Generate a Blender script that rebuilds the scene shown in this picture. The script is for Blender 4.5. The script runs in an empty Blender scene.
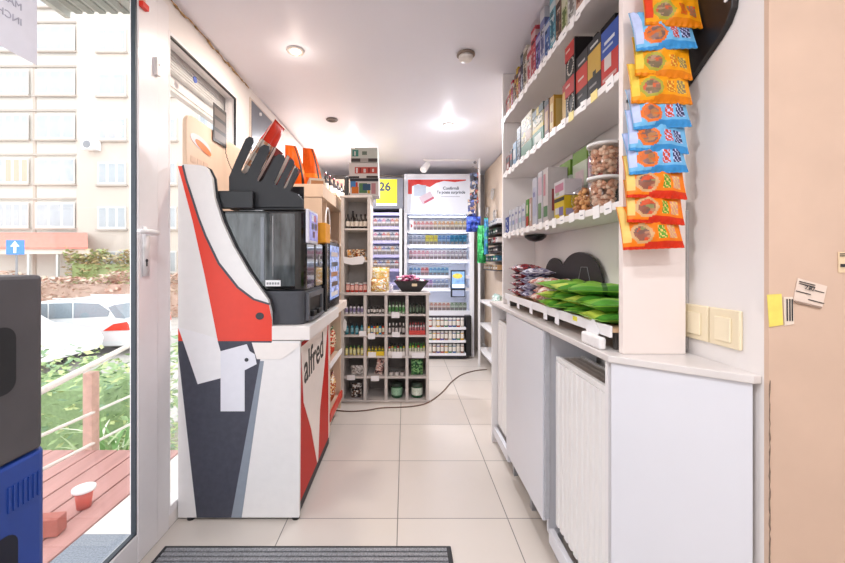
import bpy, math, random
from mathutils import Matrix, Vector
R = math.radians
F = 379.0; VX = 405.0; VY = 262.0; H = 1.05
scn = bpy.context.scene
COL = scn.collection
def PX(x, y, Y):            # a pixel of the photograph at depth Y -> world X, Z
    return ((x-VX)*Y/F, H+(VY-y)*Y/F)

# ---------------------------------------------------------------- materials
def lin(c):
    return tuple(((v/12.92) if v <= .04045 else ((v+.055)/1.055)**2.4) for v in c)
def hexc(h):
    h = h.lstrip('#'); return lin(tuple(int(h[i:i+2], 16)/255 for i in (0, 2, 4)))
MC = {}
def mat(h, rough=.5, metal=0, var=.06, scale=30, bump=0, emit=0, coat=0, stretch=None):
    key = (h, rough, metal, var, scale, bump, emit, coat, stretch)
    if key in MC: return MC[key]
    m = bpy.data.materials.new('mat_'+h.strip('#')+'_%d' % len(MC)); m.use_nodes = True
    nt = m.node_tree; b = nt.nodes['Principled BSDF']; c = hexc(h)
    b.inputs['Roughness'].default_value = rough; b.inputs['Metallic'].default_value = metal
    b.inputs['Coat Weight'].default_value = coat
    tc = nt.nodes.new('ShaderNodeTexCoord'); n = nt.nodes.new('ShaderNodeTexNoise')
    n.inputs['Scale'].default_value = scale; n.inputs['Detail'].default_value = 3
    src = tc.outputs['Object']
    if stretch:
        mp = nt.nodes.new('ShaderNodeMapping'); mp.inputs['Scale'].default_value = stretch
        nt.links.new(src, mp.inputs['Vector']); src = mp.outputs['Vector']
    nt.links.new(src, n.inputs['Vector'])
    cr = nt.nodes.new('ShaderNodeValToRGB')
    cr.color_ramp.elements[0].position = .3; cr.color_ramp.elements[1].position = .7
    cr.color_ramp.elements[0].color = (*[max(0, v*(1-var)) for v in c], 1)
    cr.color_ramp.elements[1].color = (*[min(1, v*(1+var)) for v in c], 1)
    nt.links.new(n.outputs['Fac'], cr.inputs['Fac']); nt.links.new(cr.outputs['Color'], b.inputs['Base Color'])
    if bump:
        bp = nt.nodes.new('ShaderNodeBump'); bp.inputs['Strength'].default_value = bump; bp.inputs['Distance'].default_value = .004
        nt.links.new(n.outputs['Fac'], bp.inputs['Height']); nt.links.new(bp.outputs['Normal'], b.inputs['Normal'])
    if emit:
        nt.links.new(cr.outputs['Color'], b.inputs['Emission Color']); b.inputs['Emission Strength'].default_value = emit
    MC[key] = m; return m
def pmat(cols, scale=70, rough=.38):            # printed artwork: small angular patches of ink
    key = ('P', tuple(cols), scale)
    if key in MC: return MC[key]
    m = bpy.data.materials.new('print_%d' % len(MC)); m.use_nodes = True; nt = m.node_tree; b = nt.nodes['Principled BSDF']
    tc = nt.nodes.new('ShaderNodeTexCoord'); v = nt.nodes.new('ShaderNodeTexVoronoi'); v.distance = 'CHEBYCHEV'; v.inputs['Scale'].default_value = scale
    mp = nt.nodes.new('ShaderNodeMapping'); mp.inputs['Scale'].default_value = (1, 1, 1.6); mp.inputs['Location'].default_value = (len(MC)*.37, 0, 0)
    nt.links.new(tc.outputs['Object'], mp.inputs[0]); nt.links.new(mp.outputs[0], v.inputs['Vector'])
    sp_ = nt.nodes.new('ShaderNodeSeparateColor'); nt.links.new(v.outputs['Color'], sp_.inputs[0])
    cr = nt.nodes.new('ShaderNodeValToRGB'); cr.color_ramp.interpolation = 'CONSTANT'; n = len(cols)
    for i, c in enumerate(cols):
        e = cr.color_ramp.elements[i] if i < 2 else cr.color_ramp.elements.new(i/n)
        e.position = i/n; e.color = (*hexc(c), 1)
    nt.links.new(sp_.outputs[0], cr.inputs[0]); nt.links.new(cr.outputs[0], b.inputs['Base Color']); b.inputs['Roughness'].default_value = rough
    MC[key] = m; return m
def anymat(c, rough, var=.03, scale=60):
    m = pmat(c[2:].split(','), rough=rough+.17) if c.startswith('P:') else mat(c, rough+.171, var=var, scale=scale)
    m.node_tree.nodes['Principled BSDF'].inputs['Specular IOR Level'].default_value = .22; return m
def dark(c, k=.80):
    if c.startswith('P:'): return 'P:'+','.join(dark(q, k) for q in c[2:].split(','))
    return '#'+''.join('%02x' % int(int(c[i:i+2], 16)*k) for i in (1, 3, 5))
def glass(name, tint=(1, 1, 1), g=.08, rough=.02):
    m = bpy.data.materials.new(name); m.use_nodes = True; nt = m.node_tree; nt.nodes.clear()
    o = nt.nodes.new('ShaderNodeOutputMaterial'); t = nt.nodes.new('ShaderNodeBsdfTransparent'); t.inputs[0].default_value = (*tint, 1)
    gl = nt.nodes.new('ShaderNodeBsdfGlossy'); gl.inputs['Roughness'].default_value = rough
    lw = nt.nodes.new('ShaderNodeLayerWeight'); lw.inputs['Blend'].default_value = .5
    pw_ = nt.nodes.new('ShaderNodeMath'); pw_.operation = 'POWER'; pw_.inputs[1].default_value = 4
    ml = nt.nodes.new('ShaderNodeMath'); ml.operation = 'MULTIPLY_ADD'; ml.inputs[1].default_value = .5; ml.inputs[2].default_value = g*.4
    mx = nt.nodes.new('ShaderNodeMixShader')
    nt.links.new(lw.outputs['Facing'], pw_.inputs[0]); nt.links.new(pw_.outputs[0], ml.inputs[0]); nt.links.new(ml.outputs[0], mx.inputs[0])
    nt.links.new(t.outputs[0], mx.inputs[1]); nt.links.new(gl.outputs[0], mx.inputs[2]); nt.links.new(mx.outputs[0], o.inputs[0])
    return m
def tile_mat():
    m = bpy.data.materials.new('floor_tile'); m.use_nodes = True; nt = m.node_tree; b = nt.nodes['Principled BSDF']
    geo = nt.nodes.new('ShaderNodeNewGeometry'); mp = nt.nodes.new('ShaderNodeMapping')
    mp.inputs['Location'].default_value = (.030, -1.552+.45*4, 0)
    nt.links.new(geo.outputs['Position'], mp.inputs['Vector'])
    br = nt.nodes.new('ShaderNodeTexBrick'); br.offset = 0; br.squash = 1
    br.inputs['Scale'].default_value = 1; br.inputs['Brick Width'].default_value = .45; br.inputs['Row Height'].default_value = .45
    br.inputs['Mortar Size'].default_value = .0022; br.inputs['Mortar Smooth'].default_value = .2; br.inputs['Bias'].default_value = 0
    br.inputs['Color1'].default_value = (*hexc('#d6ccc2'), 1); br.inputs['Color2'].default_value = (*hexc('#d2c8bf'), 1)
    br.inputs['Mortar'].default_value = (*hexc('#807a74'), 1)
    nt.links.new(mp.outputs[0], br.inputs['Vector'])
    n = nt.nodes.new('ShaderNodeTexNoise'); n.inputs['Scale'].default_value = 6; n.inputs['Detail'].default_value = 6
    nt.links.new(geo.outputs['Position'], n.inputs['Vector'])
    mx = nt.nodes.new('ShaderNodeMix'); mx.data_type = 'RGBA'; mx.blend_type = 'MULTIPLY'; mx.inputs[0].default_value = .25
    nt.links.new(br.outputs['Color'], mx.inputs[6]); nt.links.new(n.outputs['Color'], mx.inputs[7])
    cr = nt.nodes.new('ShaderNodeValToRGB'); cr.color_ramp.elements[0].color = (.8, .8, .8, 1); cr.color_ramp.elements[1].color = (1, 1, 1, 1)
    nt.links.new(n.outputs['Fac'], cr.inputs[0]); nt.links.new(cr.outputs[0], mx.inputs[7])
    nt.links.new(mx.outputs[2], b.inputs['Base Color'])
    b.inputs['Roughness'].default_value = .28
    bp = nt.nodes.new('ShaderNodeBump'); bp.inputs['Strength'].default_value = .4; bp.inputs['Distance'].default_value = .002; bp.invert = True
    nt.links.new(br.outputs['Fac'], bp.inputs['Height']); nt.links.new(bp.outputs[0], b.inputs['Normal'])
    return m
WHITE = mat('#f0eeee', .35, var=.01); PVC = mat('#f1eded', .3, var=.01, coat=.3)
WALL = mat('#ece6e2', .75, var=.02, scale=5, bump=.05); TAN = mat('#d6b9a3', .85, var=.035, scale=9, bump=.35)
CEIL = mat('#f1f1fa', .4, var=.01, scale=3); BLACK = mat('#151517', .35, var=.1); GLOSSB = mat('#0c0d0f', .1, var=.1, coat=.5)
DGREY = mat('#3a3c42', .5, var=.08); MGREY = mat('#8b8c90', .45); LGREY = mat('#c9c6c4', .45, var=.02); STEEL = mat('#c8c8ca', .25, .9, var=.03)
BEIGEW = mat('#d9bea6', .5, var=.05, scale=14, stretch=(1, 1, .15)); LAM = mat('#e4e1df', .3, var=.015, scale=4)
PAPER = mat('#efeef0', .7, var=.02); INK = mat('#2a2a2e', .6); RED = mat('#e0301e', .4, var=.02)
GLASS = glass('window_glass'); TUB = glass('clear_plastic', (.98, .98, .97), .05, .15)

# ---------------------------------------------------------------- mesh helpers
W = {}; KIDS = {}
class MB:
    def __init__(s): s.v = []; s.f = []; s.m = []
    def add(s, vs, fs, m=0):
        o = len(s.v); s.v += [tuple(v) for v in vs]
        for f in fs: s.f.append(tuple(i+o for i in f)); s.m.append(m)
        return s
    def box(s, x0, x1, y0, y1, z0, z1, m=0):
        if x0 > x1: x0, x1 = x1, x0
        if y0 > y1: y0, y1 = y1, y0
        if z0 > z1: z0, z1 = z1, z0
        return s.add([(x0,y0,z0),(x1,y0,z0),(x1,y1,z0),(x0,y1,z0),(x0,y0,z1),(x1,y0,z1),(x1,y1,z1),(x0,y1,z1)],
                     [(0,3,2,1),(4,5,6,7),(0,1,5,4),(1,2,6,5),(2,3,7,6),(3,0,4,7)], m)
    def obox(s, c, sx, sy, sz, rx=0, ry=0, rz=0, m=0):      # rotated box about its centre
        M = Matrix.Translation(c) @ Matrix.Rotation(rz, 4, 'Z') @ Matrix.Rotation(ry, 4, 'Y') @ Matrix.Rotation(rx, 4, 'X')
        t = MB().box(-sx/2, sx/2, -sy/2, sy/2, -sz/2, sz/2)
        return s.add([M @ Vector(v) for v in t.v], t.f, m)
    def prism(s, poly, ax, a, b, m=0):
        # poly of 2D points; ax 'y': (x,z) extruded in y; 'x': (y,z) in x; 'z': (x,y) in z
        def P(p, t):
            return (p[0], t, p[1]) if ax == 'y' else ((t, p[0], p[1]) if ax == 'x' else (p[0], p[1], t))
        area = sum(poly[i][0]*poly[(i+1) % len(poly)][1]-poly[(i+1) % len(poly)][0]*poly[i][1] for i in range(len(poly)))
        if area < 0: poly = poly[::-1]
        if a > b: a, b = b, a
        n = len(poly); vs = [P(p, a) for p in poly]+[P(p, b) for p in poly]
        fs = [tuple(range(n)), tuple(range(2*n-1, n-1, -1))]+[(i, i+n, (i+1) % n+n, (i+1) % n) for i in range(n)]
        if ax != 'y': fs = [f[::-1] for f in fs]
        return s.add(vs, fs, m)
    def cyl(s, p0, p1, r0, r1=None, seg=16, m=0):
        r1 = r0 if r1 is None else r1; p0 = Vector(p0); p1 = Vector(p1); d = (p1-p0).normalized()
        u = d.orthogonal().normalized(); w = d.cross(u); vs = []
        for p, r in ((p0, r0), (p1, r1)):
            for k in range(seg):
                a = 2*math.pi*k/seg; vs.append(p+u*math.cos(a)*r+w*math.sin(a)*r)
        fs = [(i, (i+1) % seg, (i+1) % seg+seg, i+seg) for i in range(seg)]+[tuple(range(seg-1, -1, -1)), tuple(range(seg, 2*seg))]
        return s.add(vs, fs, m)
    def tube(s, pts, r, seg=8, m=0):
        P = [Vector(p) for p in pts]; vs = []; u = None
        for i, p in enumerate(P):
            d = (P[min(i+1, len(P)-1)]-P[max(i-1, 0)]).normalized()
            u = d.orthogonal().normalized() if u is None else (u-d*u.dot(d)).normalized()
            w = d.cross(u); rr = r[i] if isinstance(r, (list, tuple)) else r
            for k in range(seg):
                a = 2*math.pi*k/seg; vs.append(p+u*math.cos(a)*rr+w*math.sin(a)*rr)
        n = len(P)
        fs = [(i*seg+k, i*seg+(k+1) % seg, (i+1)*seg+(k+1) % seg, (i+1)*seg+k) for i in range(n-1) for k in range(seg)]
        fs += [tuple(range(seg-1, -1, -1)), tuple(range((n-1)*seg, n*seg))]
        return s.add(vs, fs, m)
    def lathe(s, prof, c=(0, 0, 0), seg=16, ms=None, m=0):
        vs = [(c[0]+r*math.cos(2*math.pi*k/seg), c[1]+r*math.sin(2*math.pi*k/seg), c[2]+z) for r, z in prof for k in range(seg)]
        for i in range(len(prof)-1):
            s.add([], [], 0)
        o = len(s.v); s.v += vs
        for i in range(len(prof)-1):
            for k in range(seg):
                s.f.append((o+i*seg+k, o+i*seg+(k+1) % seg, o+(i+1)*seg+(k+1) % seg, o+(i+1)*seg+k)); s.m.append(ms[i] if ms else m)
        s.f.append(tuple(o+k for k in range(seg-1, -1, -1))); s.m.append(ms[0] if ms else m)
        s.f.append(tuple(o+(len(prof)-1)*seg+k for k in range(seg))); s.m.append(ms[-1] if ms else m)
        return s
    def ell(s, c, rx, ry, rz, m=0, n=8, jit=0, rng=None):
        vs = []
        for i in range(1, n):
            t = math.pi*i/n
            for k in range(2*n):
                a = math.pi*k/n; j = 1+(rng.uniform(-jit, jit) if jit else 0)
                vs.append((c[0]+rx*j*math.sin(t)*math.cos(a), c[1]+ry*j*math.sin(t)*math.sin(a), c[2]-rz*j*math.cos(t)))
        b = len(vs); vs += [(c[0], c[1], c[2]-rz), (c[0], c[1], c[2]+rz)]; q = 2*n; fs = []
        for i in range(n-2):
            for k in range(q): fs.append((i*q+k, i*q+(k+1) % q, (i+1)*q+(k+1) % q, (i+1)*q+k))
        for k in range(q): fs.append((b, (k+1) % q, k)); fs.append((b+1, (n-2)*q+k, (n-2)*q+(k+1) % q))
        return s.add(vs, fs, m)
    def mesh(s, name, mats, smooth=False, off=(0, 0, 0)):
        me = bpy.data.meshes.new(name)
        me.from_pydata([(v[0]-off[0], v[1]-off[1], v[2]-off[2]) for v in s.v], [], s.f)
        for x in (mats if isinstance(mats, (list, tuple)) else [mats]): me.materials.append(x)
        for p, i in zip(me.polygons, s.m): p.material_index = i; p.use_smooth = smooth
        me.update(); return me
    def build(s, name, mats, parent=None, smooth=False, bevel=0, local=False):
        xs = [v[0] for v in s.v]; ys = [v[1] for v in s.v]; zs = [v[2] for v in s.v]
        c = (0, 0, 0) if local else ((min(xs)+max(xs))/2, (min(ys)+max(ys))/2, min(zs))
        o = bpy.data.objects.new(name, s.mesh(name, mats, smooth, c)); COL.objects.link(o); o.location = c
        if bevel:
            b = o.modifiers.new('bevel', 'BEVEL'); b.width = bevel; b.segments = 2; b.limit_method = 'ANGLE'; b.angle_limit = R(40)
        if smooth and not bevel:
            pass
        adopt(o, parent, Vector(c)); return o
def adopt(o, parent, w):
    W[o.name] = Vector(w)
    if parent is not None:
        o.parent = parent; o.matrix_parent_inverse = Matrix.Translation(-W[parent.name]); KIDS.setdefault(parent.name, []).append(o)
def tag(o, label=None, cat=None, group=None, kind=None):
    if label: o['label'] = label
    if cat: o['category'] = cat
    if group: o['group'] = group
    if kind: o['kind'] = kind
    return o
def thing(name, loc, label, cat, group=None):
    o = bpy.data.objects.new(name, None); COL.objects.link(o); o.location = loc; o.empty_display_size = .05
    W[o.name] = Vector(loc); return tag(o, label, cat, group)
def struct(o): o['kind'] = 'structure'; return o
def dup(root, loc, rotz=None, label=None, group=None, scale=None):
    r = root.copy(); COL.objects.link(r); r.location = loc; W[r.name] = Vector(loc)
    if rotz is not None: r.rotation_euler = (0, 0, rotz)
    if scale: r.scale = scale
    if label: r['label'] = label
    if group: r['group'] = group
    def rec(a, b):
        for ch in KIDS.get(a.name, []):
            c = ch.copy(); COL.objects.link(c); c.parent = b; c.matrix_parent_inverse = ch.matrix_parent_inverse.copy()
            W[c.name] = W[ch.name]; KIDS.setdefault(b.name, []).append(c); rec(ch, c)
    rec(root, r); return r
def place(me, name, loc, rot, label, cat, group=None, scale=None):     # one more object of a shared mesh
    o = bpy.data.objects.new(name, me); COL.objects.link(o); o.location = loc
    o.rotation_euler = rot if isinstance(rot, tuple) else (0, 0, rot)
    if scale: o.scale = scale
    W[o.name] = Vector(loc); return tag(o, label, cat, group)
def text(s, size, m, M, name, parent=None, align='CENTER', sx=1, bold=0):
    cu = bpy.data.curves.new('t', 'FONT'); cu.body = s; cu.size = size; cu.extrude = .0004; cu.align_x = align
    t = bpy.data.objects.new('t', cu); COL.objects.link(t)
    me = bpy.data.meshes.new_from_object(t.evaluated_get(bpy.context.evaluated_depsgraph_get()))
    bpy.data.objects.remove(t); bpy.data.curves.remove(cu)
    if bold:
        vs = [v.co.copy() for v in me.vertices]; fs = [tuple(p.vertices) for p in me.polygons]; n = len(vs); V = []; Fc = []
        for k, (dx, dy) in enumerate(((0, 0), (1, 0), (-1, 0), (0, 1), (0, -1))):
            V += [v+Vector((dx*bold, dy*bold, k*.00003)) for v in vs]; Fc += [tuple(i+k*n for i in f) for f in fs]
        me = bpy.data.meshes.new('t'); me.from_pydata(V, [], Fc)
    me.transform(M @ Matrix.Diagonal((sx, 1, 1, 1))); me.materials.clear(); me.materials.append(m)
    xs = [v.co for v in me.vertices]; c = Vector((sum(v.x for v in xs)/len(xs), sum(v.y for v in xs)/len(xs), min(v.z for v in xs)))
    me.transform(Matrix.Translation(-c)); me.name = name
    o = bpy.data.objects.new(name, me); COL.objects.link(o); o.location = c; adopt(o, parent, c); return o
FRONT = Matrix.Rotation(R(90), 4, 'X')                      # text that faces -Y
def at(x, y, z): return Matrix.Translation((x, y, z))
ORD = ['first', 'second', 'third', 'fourth', 'fifth', 'sixth', 'seventh', 'eighth', 'ninth', 'tenth', 'eleventh', 'twelfth', 'thirteenth',
       'fourteenth', 'fifteenth', 'sixteenth', 'seventeenth', 'eighteenth', 'nineteenth', 'twentieth']

# ================================================================ ROOM
fl = MB().box(-.98, 1.36, -.7, 4.6, -.05, 0); struct(fl.build('floor', tile_mat()))
cb = MB().box(-1.0, 1.36, -.7, 2.43, 2.095, 2.16).box(-1.0, 1.36, 2.43, 4.66, 2.105, 2.16)
struct(cb.build('ceiling', CEIL))
XL = -.93
wl = MB().box(-1.0, XL, -.7, .40, 0, 2.095).box(-1.0, XL, .40, 1.41, 2.06, 2.095).box(-1.0, XL, 1.41, 2.10, 1.965, 2.095)
wl.box(-1.0, XL, 2.125, 4.6, 0, 2.095).box(-1.0, XL, 1.47, 2.125, 0, .05).box(-1.0, XL, 2.10, 2.125, .05, 2.095)
struct(wl.build('wall_left', WALL))
wr = MB().prism([(.722, .762), (.80, .762), (.80, 2.24), (1.02, 2.24), (1.02, 4.6), (.955, 4.6), (.955, 2.30), (.722, 2.30)], 'z', 0, 2.095)
struct(wr.build('wall_right', WALL))
struct(MB().prism([(.722, .762), (.722, .752), (1.36, .69), (1.36, .762)], 'z', 0, 2.095).build('wall_near_right', TAN))
struct(MB().box(-1.0, 1.42, -.76, -.7, -.05, 2.16).box(1.36, 1.42, -.7, .69, -.05, 2.16).build('wall_front', WALL))
struct(MB().box(-1.0, 1.02, 4.6, 4.66, 0, 2.105).build('wall_back', mat('#b9b0ac', .8)))
struct(MB().box(.935, .955, 2.31, 4.59, 0, .07).build('baseboard_right', WHITE, bevel=.003))
# ragged foam seam along the ceiling over the door
rg = random.Random(4); pts = []; rr = []
for i in range(60):
    t = i/59; Y = 1.0+t*1.25
    pts.append((XL+.004+rg.uniform(0, .004), Y, 2.091-rg.uniform(0, .012))); rr.append(rg.uniform(.0015, .006))
struct(MB().tube(pts, rr, 7).build('trim_1', mat('#b69468', .9, var=.6, scale=60), smooth=True))

# door
d = MB(); d.box(-.985, XL+.004, 1.412, 1.488, 0, 2.055).box(-.985, XL+.004, .40, .44, 0, 2.055).box(-.985, XL+.004, .44, 1.412, 2.02, 2.055)
door = struct(d.build('door_1', PVC, bevel=.004))
l = MB(); l.box(-.946, XL+.014, 1.300, 1.408, .012, 2.015).box(-.946, XL+.014, .444, .56, .012, 2.015)
l.box(-.946, XL+.014, .56, 1.300, .012, .115).box(-.946, XL+.014, .56, 1.300, 1.96, 2.015)
l.build('door_leaf', PVC, door, bevel=.005)
g = MB(); a = .006
for y0, y1, z0, z1 in ((1.300-a, 1.300, .115, 1.96), (.56, .56+a, .115, 1.96), (.56+a, 1.300-a, .115, .115+a), (.56+a, 1.300-a, 1.96-a, 1.96)):
    g.box(XL-.006, XL+.010, y0, y1, z0, z1)
g.build('gasket', mat('#3c444c', .5), door)
MB().box(-.945, -.941, .5605, 1.2995, .1155, 1.9595).build('pane', GLASS, door)
h = MB(); h.box(XL+.014, XL+.020, 1.320, 1.350, 1.00, 1.175); h.cyl((XL+.02, 1.335, 1.152), (XL+.055, 1.335, 1.152), .009)
h.tube([(XL+.055, 1.340, 1.152), (XL+.06, 1.312, 1.153), (XL+.058, 1.272, 1.153), (XL+.055, 1.246, 1.151)], [.009, .0095, .009, .008], 10)
hd = h.build('door_handle', WHITE, door, smooth=True)
MB().cyl((XL+.02, 1.335, 1.055), (XL+.0215, 1.335, 1.055), .006).box(XL+.02, XL+.0215, 1.332, 1.338, 1.035, 1.05).build('keyhole', INK, hd)
s = MB().box(XL+.014, XL+.026, 1.384, 1.404, 1.735, 1.80); s.cyl((XL+.026, 1.394, 1.775), (XL+.0275, 1.394, 1.775), .004, m=1)
s.build('alarm_contact', [mat('#e4dfdc', .4), MGREY], door, bevel=.003)
MB().box(XL+.0145, XL+.03, 1.302, 1.335, 1.93, 1.95).box(XL+.0145, XL+.024, 1.305, 1.325, 1.95, 1.965, 1).build('latch', [RED, mat('#d9b9a0', .5)], door, bevel=.002)
MB().box(-1.03, -.976, .40, 1.41, 0, .011).build('threshold', STEEL, door)
# side light
w = MB(); w.box(-.985, XL+.003, 1.489, 1.499, .051, 1.963).box(-.985, XL+.003, 2.075, 2.099, .051, 1.963)
w.box(-.985, XL+.003, 1.499, 2.075, .051, .085).box(-.985, XL+.003, 1.499, 2.075, 1.945, 1.963)
win = struct(w.build('window_1', PVC, bevel=.002))
g = MB(); g.box(XL-.004, XL+.006, 1.499, 2.075, 1.938, 1.945).box(XL-.004, XL+.006, 2.068, 2.075, .085, 1.938)
g.build('gasket', mat('#15161a', .5), win)
MB().box(-.953, -.949, 1.500, 2.067, .086, 1.937).build('pane', GLASS, win)
sb = MB().box(-1.06, -1.0, 1.49, 2.3, 1.865, 1.99)
for k in range(6): sb.box(-1.0, -.996, 1.49, 2.12, 1.868+k*.013, 1.877+k*.013)
sb.box(-1.05, -1.02, 1.49, 2.12, 1.80, 1.864, 1); sb.box(-1.02, -1.015, 1.49, 2.12, 1.815, 1.85, 1)
sb.build('shutter_box', [mat('#dcdddb', .5), mat('#efefed', .5)], win)
# grey transom window further on
w = MB().box(XL, XL+.008, 2.262, 2.66, 1.70, 2.035)
w2 = struct(w.build('window_2', mat('#d7c9bd', .5), bevel=.002))
MB().box(XL+.0085, XL+.011, 2.275, 2.647, 1.715, 2.02).build('pane', mat('#5b6370', .3, var=.08, scale=4), w2)
MB().cyl((XL+.011, 2.40, 1.985), (XL+.02, 2.40, 1.985), .010, m=0).build('fastener', WHITE, w2)
# canopy outside above the door
cn = MB().box(-1.27, -1.01, -.6, 1.44, 2.0, 2.06)
for k in range(5): cn.box(-1.25+k*.045, -1.225+k*.045, -.6, 1.44, 1.992, 2.0, 1)
cn.box(-1.29, -1.27, -.6, 1.44, 1.975, 2.06)
struct(cn.build('trim_2', [mat('#c9cdc6', .5), mat('#9ea39c', .5)]))

# ================================================================ PAPER ON THE DOOR GLASS (printed side out, seen from behind)
pn = tag(MB().box(-.9405, -.9395, .671, .968, 1.552, 1.762).build('paper_notice', mat('#d9d9e2', .8, var=.02)),
    'white paper notice with faint grey text, stuck on the door glass', 'notice')
Mx = Matrix(((0, 0, 1, 0), (1, 0, 0, 0), (0, 1, 0, 0), (0, 0, 0, 1)))  # text u -> +Y, v -> +Z, seen from inside reads reversed
for k, (ln, z) in enumerate((('LUCRU I', 1.700), ('MARFA E', 1.665), ('INCHISA', 1.628))):
    text(ln, .024, mat('#a9a8b6', .8), Matrix.Translation((-.9390, .930, z)) @ Mx @ Matrix.Diagonal((-1, 1, 1, 1)), 'lettering', pn, 'LEFT')

# ================================================================ COFFEE KIOSK
Y0 = 1.537
ks = thing('coffee_vending_kiosk', (-.66, 1.85, 0), 'white, red and charcoal coffee kiosk cabinet with curved side panel, beside the glass door', 'vending machine')
def pp(pts, Y=Y0): return [PX(x, y, Y) for x, y in pts]
sail_r = [(207, 168), (212, 178), (214, 197), (222, 222), (233, 246), (248, 272), (268, 300), (271, 312), (272, 341)]
base = [(178, 517.5), (178, 172), (179, 166), (184, 164), (199, 165), (204, 166)]+sail_r+[(300, 341), (299, 517.5)]
MB().prism(pp(base), 'y', Y0, Y0+.018).build('side_panel', mat('#eceae9', .35, var=.015), ks)
e = pp([(x+2, y) for x, y in [(203, 166)]+sail_r[:-1]]+[(x-3, y) for x, y in ([(203, 166)]+sail_r[:-1])[::-1]])
MB().prism(e, 'y', Y0+.0182, Y0+.024).build('edge_trim', INK, ks)
cur = [(182, 166), (186, 182), (192, 200), (198, 219), (205, 237), (218, 264), (237, 288), (253, 300), (269, 305)]
MB().prism(pp([(178, 166)]+cur+[(272, 320), (272, 341), (218, 341), (205, 276), (193, 222), (183, 184)]), 'y', Y0-.0015, Y0).build('red_decal', mat('#e5422f', .4, var=.02), ks)
MB().prism(pp([(178.2, 328), (183, 341), (178.2, 341)]), 'y', Y0-.001, Y0).build('red_decal', mat('#e5422f', .4, var=.02), ks)
MB().prism(pp(cur+[(x+1.6, y-1.4) for x, y in cur[::-1]]), 'y', Y0-.002, Y0-.0001).build('line_decal', mat('#4a4d55', .5), ks)
MB().prism(pp([(178.2, 341), (272, 341), (271, 344), (262, 352), (260, 361), (231.3, 517.5), (196.8, 517.5), (178.2, 352)]), 'y', Y0-.001, Y0).build('charcoal_decal', mat('#434552', .55, var=.12, scale=40), ks)
MB().prism(pp([(260, 361), (264, 361), (241.7, 517.5), (231.3, 517.5)]), 'y', Y0-.001, Y0).build('grey_decal', mat('#8e97a3', .5, var=.05), ks)
MB().prism(pp([(178.5, 327), (217, 338), (221, 352), (221, 378), (198, 384)]), 'y', Y0-.0025, Y0-.0012).build('paper_patch', PAPER, ks)
MB().prism(pp([(221, 351), (247, 344), (250, 351), (255, 354), (257, 364), (245, 370), (245, 411), (221, 411)]), 'y', Y0-.0035, Y0-.0026).build('paper_patch', mat('#e6e7ef', .6, var=.02), ks)
MB().prism(pp([(252, 342.5), (299.5, 343), (299.5, 346), (282, 359), (257, 359)]), 'y', Y0-.0025, Y0-.0012).build('paper_patch', mat('#f1ebe6', .6, var=.02), ks)
c = PX(247, 359.5, Y0); MB().cyl((c[0], Y0-.007, c[1]), (c[0], Y0-.0036, c[1]), .0075).build('screw', DGREY, ks)
c = PX(260, 316, Y0); t = MB(); t.cyl((0, 0, 0), (0, .003, 0), 1, seg=24)
MB().prism([(c[0]+.0165*math.cos(i*.314), c[1]+.0145*math.sin(i*.314)) for i in range(20)], 'y', Y0-.004, Y0-.0016).build('badge', DGREY, ks)
MB().box(-.905, -.452, Y0+.026, 2.17, .045, .728).build('cabinet_body', WHITE, ks)
MB().box(-.54, -.385, Y0-.003, 2.20, .733, .79).build('counter_ledge', mat('#efe9e5', .35, var=.03, scale=8), ks, bevel=.003)
MB().box(-.905, -.5405, Y0+.026, 2.20, .73, .7895).build('deck_board', WHITE, ks)
# board against the window: rounded near top corner
rd = [(1.57+.045-.045*math.cos(a), 1.672-.045+.045*math.sin(a)) for a in [i*math.pi/12 for i in range(7)]]
bk = MB().prism([(1.57, .78)]+rd+[(2.16, 1.672), (2.16, .78)], 'x', -.923, -.905).build('back_board', BEIGEW, ks, bevel=.002)
def oval(cy, cz, ry, rz, tilt, n=24):
    return [(cy+ry*math.cos(a)*math.cos(tilt)-rz*math.sin(a)*math.sin(tilt), cz+ry*math.cos(a)*math.sin(tilt)+rz*math.sin(a)*math.cos(tilt)) for a in [2*math.pi*i/n for i in range(n)]]
MB().prism(oval(1.68, 1.575, .085, .028, -.12), 'x', -.905, -.9035).build('oval_sticker', mat('#d8cdd0', .5), bk)
MB().prism(oval(1.70, 1.562, .068, .017, -.22), 'x', -.9035, -.9025).build('orange_swoosh', mat('#ee7a3c', .5, var=.3, scale=12), bk)
for k in range(3): MB().box(-.905, -.9038, 1.60+k*.05, 1.64+k*.05, 1.475, 1.50).build('faint_print', mat('#d0b49f', .6), bk)
# aisle side panel
sp = MB().box(-.452, -.434, Y0+.019, 2.17, .055, .70).build('aisle_panel', mat('#bd1c10', .45, var=.02), ks, bevel=.001)
sp.data.materials[0].node_tree.nodes['Principled BSDF'].inputs['Specular IOR Level'].default_value = .15
MB().box(-.46, -.436, Y0+.019, 2.17, .012, .054).build('plinth', INK, ks)
MB().prism([(1.58, .695), (1.62, .45), (1.75, .28), (1.87, .06), (1.89, .06), (1.93, .30), (2.04, .50), (2.12, .70)], 'x', -.4339, -.4325).build('white_pennant', mat('#f0e4dd', .3, var=.02), sp)
MB().box(-.4339, -.432, 2.145, 2.168, .055, .70).build('white_edge', mat('#f0e4dd', .3), sp)
Ms = Matrix(((0, 0, 1, 0), (1, 0, 0, 0), (0, 1, 0, 0), (0, 0, 0, 1)))
text('alfred', .185, mat('#1c1a1b', .4), Matrix.Translation((-.4318, 1.625, .525)) @ Ms @ Matrix.Rotation(R(5), 4, 'Z'), 'lettering', sp, 'LEFT', sx=.92, bold=.002)
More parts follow.
